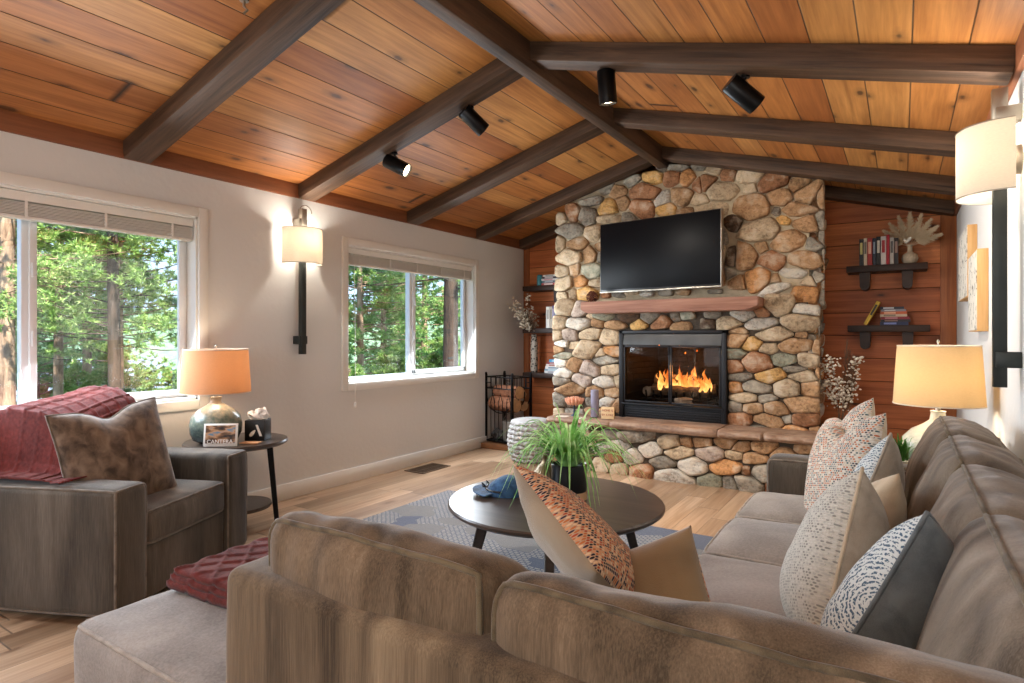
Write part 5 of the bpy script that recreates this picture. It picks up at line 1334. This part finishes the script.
# tall patterned vase left shelf
def pattern_vase():
    n = N('scaled_pattern'); o = n.obj(); v = n.add('ShaderNodeTexVoronoi', {'Vector': n.map(o, (30, 30, 40)), 'Scale': 1.0}).outputs['Distance']
    n.set(col=n.ramp(v, [(.35, srgb('#2A211C')), (.5, srgb('#B5A898'))]), rough=.5); return n.m
ta = empty('tall_vase', (-3.555, 5.965, .778), 0, 'tall slim patterned vase with white branches on the bottom left shelf', 'vase')
bm = NB(); lathe(bm, [(0, 0), (.035, 0), (.042, .03), (.042, .34), (.03, .42), (.026, .44), (.02, .44), (0, .42)], 32); obj('vase_body', bm, pattern_vase(), ta, smooth=50)
bm = NB()
for k in range(11): sprig(bm, (0, -.01, .40), (rg.uniform(-.28, .15), rg.uniform(-1.1, -.35), rg.uniform(.75, 1.5)), rg.uniform(.30, .55), rg, 44, .0125, .09)
for v in bm.verts: v.co.x = max(v.co.x, -.21)
obj('dried_branches', bm, [M['dried'], M['twig']], ta, smooth=60)
bm = NB()
for k in range(4): plume(bm, (0, -.01, .40), (.16 + .10 * k, -.75, 1.0), .36, rg, .04, 120)
obj('pampas_plumes', bm, M['pampas_d'], ta, smooth=None)

# ------------------------------------------------------------ firewood rack on a low plinth
bm = NB(); bb(bm, -3.77, -3.24, 5.22, 6.1, .001, .055, .004)
tag(obj('wood_plinth', bm, wood_solid('plinth_wood', '#5E3A22', '#8A5C38', 0)), 'low brown wooden plinth in the left corner under the firewood rack', 'plinth')
rk = empty('firewood_rack', (-3.56, 5.43, .056), rad(-12), 'black iron firewood rack holding split logs in the left corner', 'rack')
bm = NB()
bm.free()
for x in (-.2, .2):
    for y in (-.14, .14):
        bm = NB(); bb(bm, x - .011, x + .011, y - .011, y + .011, 0, .73); icos(bm, (x, y, .738), (.014, .014, .014), 2); obj('frame_post', bm, M['black'], rk)
bm = NB()
for z in (.02, .70, .58):
    for y in (-.14, .14): tube(bm, [(-.2, y, z), (.2, y, z)], .007, 6)
    for x in (-.2, .2): tube(bm, [(x, -.14, z), (x, .14, z)], .007, 6)
for y in (-.14, .14):
    for x in (-.12, -.04, .04, .12): tube(bm, [(x, y, .58), (x, y, .70)], .005, 6)
    tube(bm, [(-.2, y, .64), (-.12, y, .64)], .005, 6); tube(bm, [(.2, y, .64), (.12, y, .64)], .005, 6)
for x in (-.2, .2):
    for y in (-.07, 0, .07): tube(bm, [(x, y, .58), (x, y, .70)], .005, 6)
obj('rail', bm, M['black'], rk)
bm = NB(); bb(bm, -.2, .2, -.14, .14, .008, .018); obj('bottom_plate', bm, M['black'], rk)
bm = NB()
for y in (-.13, -.045, .045, .13):
    tube(bm, [(-.2, y, .55)] + [(.2 * cos(a), y, .52 - .2 * sin(a)) for a in [pi * k / 12 for k in range(12, -1, -1)]] + [(.2, y, .55)], .006, 6)
for x in (-.12, 0, .12):
    tube(bm, [(x, -.14, .02), (x, -.145, .44), (x + .03, -.145, .52), (x + .06, -.145, .44), (x + .06, -.14, .02)], .004, 5)
obj('sling', bm, M['black'], rk)
M['bark'] = plain('log_bark', '#7C4E34', .9, var=.35, scale=16, bump=.012, bs=40)
M['cut'] = plain('log_cut_face', '#C39468', .85, var=.15, scale=20)
def split_log(c, L, r, rx, lbl, seed, ang=0):
    bm = NB(); pts = []
    for k in range(14):
        a = 2 * pi * k / 14; rr = r * (1 + .15 * noise.noise(Vector((cos(a) * 1.5, sin(a) * 1.5, seed))))
        if seed % 2: rr *= (1 if sin(a) < .1 else .55)
        pts.append((rr * cos(a), rr * sin(a)))
    prism(bm, pts, -L / 2, L / 2, 'x'); bm.normal_update()
    for f in bm.faces:
        f.material_index = 1 if abs(f.normal.x) > .9 or (seed % 2 and f.normal.z > .8) else 0
    q = Euler((rad(rx), 0, rad(ang - 12))).to_matrix().to_4x4(); xf(bm.verts, Matrix.Translation(c) @ q)
    tag(obj('firewood_log', bm, [M['bark'], M['cut']], smooth=40), lbl, 'firewood', 'split logs in the iron rack')
sl_ = [((-3.560, 5.36, .47), .36, .075, 0, 'front lowest log in the sling of the iron rack'), ((-3.545, 5.50, .46), .34, .065, 30, 'rear lowest log in the sling of the iron rack'), ((-3.530, 5.385, .60), .34, .068, 10, 'front upper split log near the top rail of the iron rack'), ((-3.560, 5.51, .59), .33, .06, -20, 'rear upper split log near the top rail of the iron rack')]
for k, (c, L, r, rx, lb) in enumerate(sl_): split_log(c, L, r, rx, lb, k)
bk = empty('metal_bucket', (-3.51, 5.42, .078), 0, 'grey metal ash bucket on the bottom of the firewood rack', 'bucket')
bm = NB(); lathe(bm, [(0, 0), (.085, 0), (.09, .01), (.105, .20), (.11, .205), (.104, .21), (.1, .2), (.085, .012), (0, .012)], 40); obj('pail', bm, plain('galvanised_metal', '#A8A298', .4, .5, var=.2), bk, smooth=40)
bm = NB(); tube(bm, [(.105 * cos(a), 0, .19 + .1 * sin(a)) for a in [pi * k / 14 for k in range(15)]], .003, 6); obj('handle', bm, M['nickel'], bk)
bm = NB(); icos(bm, (0, 0, 0), (.06, .05, .05), 3, nz=1.0, seed=5); o = obj('kindling_bag', bm, plain('dark_kindling', '#4A4440', .8, var=.5, scale=25), smooth=60); o.location = (-3.69, 5.42, .125)
tag(o, 'dark crumpled kindling bundle beside the metal bucket in the rack', 'kindling')

# ------------------------------------------------------------ knitted pouf, candle, sign and flower on the hearth side
def knit():
    n = N('chunky_knit'); o = n.obj(); b = n.add('ShaderNodeTexBrick', {'Vector': n.map(o, (1, 1, 1)), 'Scale': 22.0}).outputs[1]
    n.set(col=n.mix(n.noise(o, 25, 3), srgb('#8C8883'), srgb('#BDB8B2')), rough=.95); return n.m
po = NB()
for k in range(9):
    z = .024 + k * .042; r = .215 - .018 * abs(k - 4) ** 1.5 / 4
    m = 60
    for s in range(2):
        pts = [((r + .012 * cos(a * 15 + s * pi)) * cos(a), (r + .012 * cos(a * 15 + s * pi)) * sin(a), z + .008 * sin(a * 30 + s * pi)) for a in [2 * pi * q / 120 for q in range(120)]]
        tube(po, pts, .019, 6, closed=True)
lathe(po, [(0, .02), (.2, .02), (.205, .2), (.2, .38), (.15, .395), (0, .40)], 40)
o = obj('knitted_basket', po, knit(), smooth=180); o.location = (-3.0, 4.99, .001)
tag(o, 'light grey chunky knitted basket standing left of the hearth, behind the plant', 'basket')
bm = NB(); lathe(bm, [(0, 0), (.034, 0), (.036, .004), (.036, .24), (.03, .245), (0, .242)], 28); tube(bm, [(0, 0, .24), (0, .002, .258)], .0015, 5)
o = obj('pillar_candle', bm, plain('lavender_wax', '#8E8A9C', .5, var=.03), smooth=50); o.location = (-2.35, 5.02, .46); tag(o, 'lavender grey pillar candle on the left side of the hearth', 'candle')
sg = empty('wooden_sign', (-2.18, 4.93, .463), rad(8), 'small cream wooden block sign with red lettering on the hearth', 'sign')
bm = NB(); bb(bm, -.058, .058, -.012, .012, 0, .105, .002); obj('sign_block', bm, plain('cream_sign', '#D8B98C', .7), sg)
RL = plain('sign_red', '#9A3424', .7, var=0)
text_mesh('lettering', 'HOME IS', .026, RL, sg, Matrix.Translation((0, -.0128, .075)) @ Euler((pi / 2, 0, 0)).to_matrix().to_4x4())
text_mesh('lettering', 'BY A FIRE', .024, RL, sg, Matrix.Translation((0, -.0128, .035)) @ Euler((pi / 2, 0, 0)).to_matrix().to_4x4())
bl = empty('flower_candle_holder', (-2.53, 4.97, .462), 0, 'peach petal shaped candle holder on a dark foot on the hearth', 'candle holder')
bm = NB(); lathe(bm, [(0, 0), (.035, 0), (.03, .01), (.01, .02), (.01, .09), (.03, .10), (0, .10)], 20); obj('foot', bm, plain('dark_blue_foot', '#33404E', .4), bl, smooth=50)
bm = NB()
for ring, (r, n_) in enumerate(((.07, 14), (.05, 11), (.028, 8))):
    for k in range(n_):
        a = 2 * pi * (k + ring * .5) / n_; icos(bm, (r * cos(a), r * sin(a), .13 + .006 * ring), (.012, .016, .038), 2, Euler((0, .5 - ring * .18, a)).to_matrix().to_4x4())
obj('petals', bm, plain('peach_petals', '#D69878', .6, var=.15, scale=30), bl, smooth=180)
# ------------------------------------------------------------ outdoors
GR = plain('forest_floor', '#4F5A38', 1, var=.35, scale=.6, spec=0)
bm = NB(); n_ = 40
V = [[bm.verts.new((XL - 1.0 - 110 * (i / n_) ** 1.7, -60 + 150 * j / n_, -2.4 - 6 * (i / n_) + 1.2 * noise.noise(Vector((i * .3, j * .3, 0))) * (i / n_ + .05))) for j in range(n_ + 1)] for i in range(n_ + 1)]
for i in range(n_):
    for j in range(n_): bm.faces.new((V[i][j], V[i + 1][j], V[i + 1][j + 1], V[i][j + 1]))
o = obj('ground', bm, GR, smooth=180); o['kind'] = 'structure'
def hillmat():
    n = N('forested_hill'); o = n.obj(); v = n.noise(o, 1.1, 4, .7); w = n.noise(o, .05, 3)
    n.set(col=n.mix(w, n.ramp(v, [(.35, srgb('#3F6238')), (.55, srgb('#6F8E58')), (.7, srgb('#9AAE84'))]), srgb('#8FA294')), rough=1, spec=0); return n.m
bm = NB(); m_ = 50
V = [[bm.verts.new((-112 - 90 * i / 8, -60 + 360 * j / m_, -14 + (26 + 13 * noise.noise(Vector((j * .11, 0, 4)))) * sin(pi / 2 * i / 8) + 3 * noise.noise(Vector((i * .9, j * .8, 1))))) for j in range(m_ + 1)] for i in range(9)]
for i in range(8):
    for j in range(m_): bm.faces.new((V[i][j], V[i + 1][j], V[i + 1][j + 1], V[i][j + 1]))
o = obj('hills', bm, hillmat(), smooth=180); o['kind'] = 'structure'
NEED = leaf_mat('pine_needles', '#5F8640', '#95B45E', '#C6D48C')
NEED2 = leaf_mat('pine_needles_blue', '#5A8A4A', '#8AB060', '#B4CE84')
def barkm(name, a, b):
    n = N(name); o = n.obj(); f = n.noise(n.map(o, (7, 7, 1.6)), 1, 5, .7); n.set(col=n.ramp(f, [(.35, srgb(a)), (.6, srgb(b))]), rough=.95); n.bump(f, .05); return n.m
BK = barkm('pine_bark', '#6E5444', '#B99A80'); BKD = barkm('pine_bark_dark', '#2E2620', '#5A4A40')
def tree_mesh(seed, H, r0, bare, spread, density, needle):
    rng = random.Random(seed); tb = NB()
    pts = [Vector((.12 * noise.noise(Vector((t * 2, seed, 0))) * t * 3, .12 * noise.noise(Vector((t * 2, seed, 7))) * t * 3, H * t)) for t in [k / 14 for k in range(15)]]
    tube(tb, pts, [r0 * (1 - .75 * k / 14) for k in range(15)], 12)
    fo = NB()
    nb = int(density * H)
    for k in range(nb):
        t = bare + (1 - bare) * (k / nb) ** .9; i = min(13, int(t * 14)); p = pts[i] + (pts[i + 1] - pts[i]) * (t * 14 - i)
        a = rng.uniform(0, 2 * pi); L = spread * (1 - .7 * (t - bare) / (1 - bare)) * rng.uniform(.55, 1.1)
        d = Vector((cos(a), sin(a), rng.uniform(-.05, .35))); q = p + d * L
        tube(tb, [p, p + d * L * .5 + Vector((0, 0, -.03 * L)), q], [.014, .010, .004], 4)
        for c in range(int(6 + L * 6)):
            s = rng.uniform(.25, 1.02); cpt = p + d * L * s + Vector((rng.uniform(-.22, .22), rng.uniform(-.22, .22), rng.uniform(-.1, .16))) * (L * .5)
            for b in range(26):
                v = Vector((rng.gauss(0, 1), rng.gauss(0, 1), rng.gauss(.35, .8))).normalized() * rng.uniform(.06, .15)
                sd = v.cross(Vector((rng.random() - .5, rng.random() - .5, rng.random() - .5))).normalized() * .014
                b0 = cpt + v * .1
                fo.faces.new((fo.verts.new(b0 - sd), fo.verts.new(b0 + sd), fo.verts.new(cpt + v + sd * .5)))
    tm = bpy.data.meshes.new('tree_trunk'); tb.to_mesh(tm); tb.free(); fm = bpy.data.meshes.new('tree_foliage'); fo.to_mesh(fm); fo.free()
    tm.polygons.foreach_set('use_smooth', [True] * len(tm.polygons)); fm.materials.append(needle)
    return tm, fm
KT = [tree_mesh(1, 13, .11, .36, 1.8, 12, NEED), tree_mesh(2, 11, .10, .10, 2.3, 18, NEED2), tree_mesh(3, 14, .16, .36, 2.4, 11, NEED), tree_mesh(4, 5.0, .05, .05, 1.3, 40, NEED)]
def tree(k, x, y, z, rz, s, bark, label, group='pine trees outside the windows'):
    t = empty('pine_tree', (x, y, z), rad(rz), label, 'tree', group); t.scale = (s, s, s)
    for nm, me in (('trunk', KT[k][0]), ('foliage', KT[k][1])):
        m2 = me if nm == 'foliage' else me.copy()
        if nm == 'trunk': m2.materials.append(bark)
        o = bpy.data.objects.new(nm, m2); COL.objects.link(o); o.parent = t
def polar(u, dist, dz=0):
    a = ray(u, 336); l = sqrt(a[0] ** 2 + a[1] ** 2); return a[0] / l * dist, a[1] / l * dist
trees = [ # pixel azimuth, distance, kind, scale, dark?
 (60, 15.0, 0, 1.0, 0, 'pale barked pine in the left half of the large window'),
 (84, 17.5, 0, 1.1, 0, 'slim pale pine trunk near the middle of the large window'),
 (113, 12.5, 2, .85, 1, 'pine with dark bark near the middle of the large window'),
 (119, 14.0, 0, 1.0, 0, 'straight pinkish pine trunk right of the dark one in the large window'),
 (8, 13.0, 2, 1.0, 0, 'thick pine at the far left pane of the large window'),
 (36, 20.0, 1, 1.15, 0, 'bushy pine behind the trunks left in the large window'),
 (-30, 17.0, 1, 1.2, 0, 'bushy pine at the extreme left beyond the large window'),
 (98, 24.0, 1, 1.2, 1, 'distant dense pine behind the middle of the large window'),
 (384, 15.5, 0, 1.05, 0, 'pale slim pine in the left pane of the smaller window'),
 (360, 13.0, 1, 1.0, 0, 'bushy bright pine at the left edge of the smaller window'),
 (452, 10.5, 2, 1.05, 1, 'thick dark pine trunk in the right pane of the smaller window'),
 (425, 17.0, 1, 1.2, 0, 'bushy pine behind the centre of the smaller window'),
 (400, 22.0, 1, 1.3, 0, 'tall dense pine far behind the smaller window'),
 (470, 20.0, 1, 1.2, 1, 'dense dark barked pine at the right edge of the smaller window')]
for k, (u, dd, kd, s, dk, lb) in enumerate(trees):
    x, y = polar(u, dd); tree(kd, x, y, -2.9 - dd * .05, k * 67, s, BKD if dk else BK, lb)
for k, (u, dd, s) in enumerate(((172, 26, .7), (150, 24, .7), (20, 11, .62), (75, 16, .7), (135, 12, .55), (160, 17, .42), (178, 20, .42), (350, 11, .7), (400, 12, .75), (440, 14, .8), (110, 20, .8), (50, 22, .8))):
    x, y = polar(u, dd); tree(3, x, y, -3.2 - dd * .05, k * 101, s * 1.25, BK, 'young bushy pine, %s' % ('far off at the right of the large window, %s one' % ('right' if k == 0 else 'left') if k < 2 else (('far left of', 'left centre of', 'right centre of', 'near the right edge of', 'at the right edge of')[k - 2] + ' the large window' if k < 7 else ('left of', 'centre of', 'right of')[k - 7] + ' the smaller window' if k < 10 else ('behind the middle trunks of', 'behind the left trunks of')[k - 10] + ' the large window')), 'young pines outside the windows')
# neighbouring cabin glimpsed low between the trunks
cx_, cy_ = polar(40, 34); cb = empty('neighbour_cabin', (cx_, cy_, -5.0), rad(20), 'neighbouring cabin with grey-blue roof low between the pines', 'building')
bm = NB(); bb(bm, -3, 3, -6, 6, 0, 3); obj('cabin_wall', bm, plain('cabin_siding', '#B9A58C', .9), cb)
bm = NB(); prism(bm, [(-3.6, 2.8), (0, 4.9), (3.6, 2.8), (3.6, 2.95), (0, 5.1), (-3.6, 2.95)], -6.5, 6.5); obj('roof', bm, plain('slate_roof', '#8C98AA', .8), cb)
bm = NB()
for y in (-4, -1, 2, 4.5): bb(bm, 3.0, 3.05, y - .5, y + .5, 1, 2.1)
obj('cabin_window', bm, plain('cabin_glass', '#31404C', .2), cb)
# ------------------------------------------------------------ light, sky, camera
def light(name, kind, loc, power, col=(1, 1, 1), size=.1, rot=None, **kw):
    d = bpy.data.lights.new(name, kind); d.energy = power; d.color = col
    if kind == 'AREA': d.shape = 'RECTANGLE'; d.size, d.size_y = size
    elif kind in ('POINT', 'SPOT'): d.shadow_soft_size = size
    for k, v in kw.items(): setattr(d, k, v)
    o = bpy.data.objects.new(name, d); COL.objects.link(o); o.location = loc
    if rot: o.rotation_euler = [rad(x) for x in rot]
    return o
WARM = (1, .90, .78)
cam = bpy.data.cameras.new('camera'); co = bpy.data.objects.new('camera', cam); COL.objects.link(co)
cam.sensor_fit = 'HORIZONTAL'; cam.sensor_width = 36; cam.lens = F / 1024 * 36
cam.shift_y = -(341.5 - HV) / 1024; cam.clip_start = .02; cam.clip_end = 500
co.location = (0, 0, CZ); co.rotation_euler = (pi / 2, 0, TH); sc.camera = co
w = bpy.data.worlds.new('sky'); sc.world = w; w.use_nodes = True
nt = w.node_tree; bg = nt.nodes['Background']
tcx = nt.nodes.new('ShaderNodeTexCoord'); sx = nt.nodes.new('ShaderNodeSeparateXYZ'); nt.links.new(tcx.outputs['Generated'], sx.inputs[0])
rp = nt.nodes.new('ShaderNodeValToRGB'); nt.links.new(sx.outputs[2], rp.inputs[0])
e = rp.color_ramp.elements; e[0].position = -.02; e[0].color = (.42, .46, .42, 1); e[1].position = .02; e[1].color = (.62, .78, .98, 1)
q = e.new(.5); q.color = (.22, .45, .95, 1)
nt.links.new(rp.outputs[0], bg.inputs[0]); bg.inputs[1].default_value = 1.25
sun = light('sun', 'SUN', (5, -5, 20), 8.5, (1, .95, .82), rot=(0, 0, 0)); sun.data.angle = rad(1)
sun.rotation_euler = Vector((-.62, .25, -.74)).to_track_quat('-Z', 'Y').to_euler()
# cool fill light added behind the camera to brighten the room
light('rear_fill_light', 'AREA', (-1.9, -2.9, 1.5), 24, (.86, .93, 1), (3.4, 1.9), rot=(90, 0, 0))
light('window_daylight_1', 'AREA', (XL + .03, 1.15, 1.34), 46, (.80, .9, 1), (.9, 1.7), rot=(0, -68, 0))
light('window_daylight_2', 'AREA', (XL + .03, 4.25, 1.34), 36, (.84, .92, 1), (.9, 1.6), rot=(0, -68, 0))
for n_, x, y in (('room_fill_1', -1.2, -1.3), ('room_fill_2', -.5, -.7)):
    light(n_, 'POINT', (x, y, 2.0), 16, WARM, .25)  # unseen warm fill points added behind the camera, no fixtures
light('fire_glow', 'POINT', (-1.66, 5.42, .86), 5, (1, .42, .12), .08)
vs = sc.view_settings; vs.view_transform = 'Standard'; vs.look = 'None'; vs.gamma = 1; vs.use_curve_mapping = False; vs.exposure = 0.9
sc.cycles.max_bounces = 8; sc.cycles.diffuse_bounces = 4; sc.cycles.glossy_bounces = 3; sc.cycles.transmission_bounces = 4; sc.cycles.transparent_max_bounces = 12
sc.cycles.use_denoising = True; sc.cycles.sample_clamp_indirect = 6; sc.cycles.caustics_reflective = False; sc.cycles.caustics_refractive = False
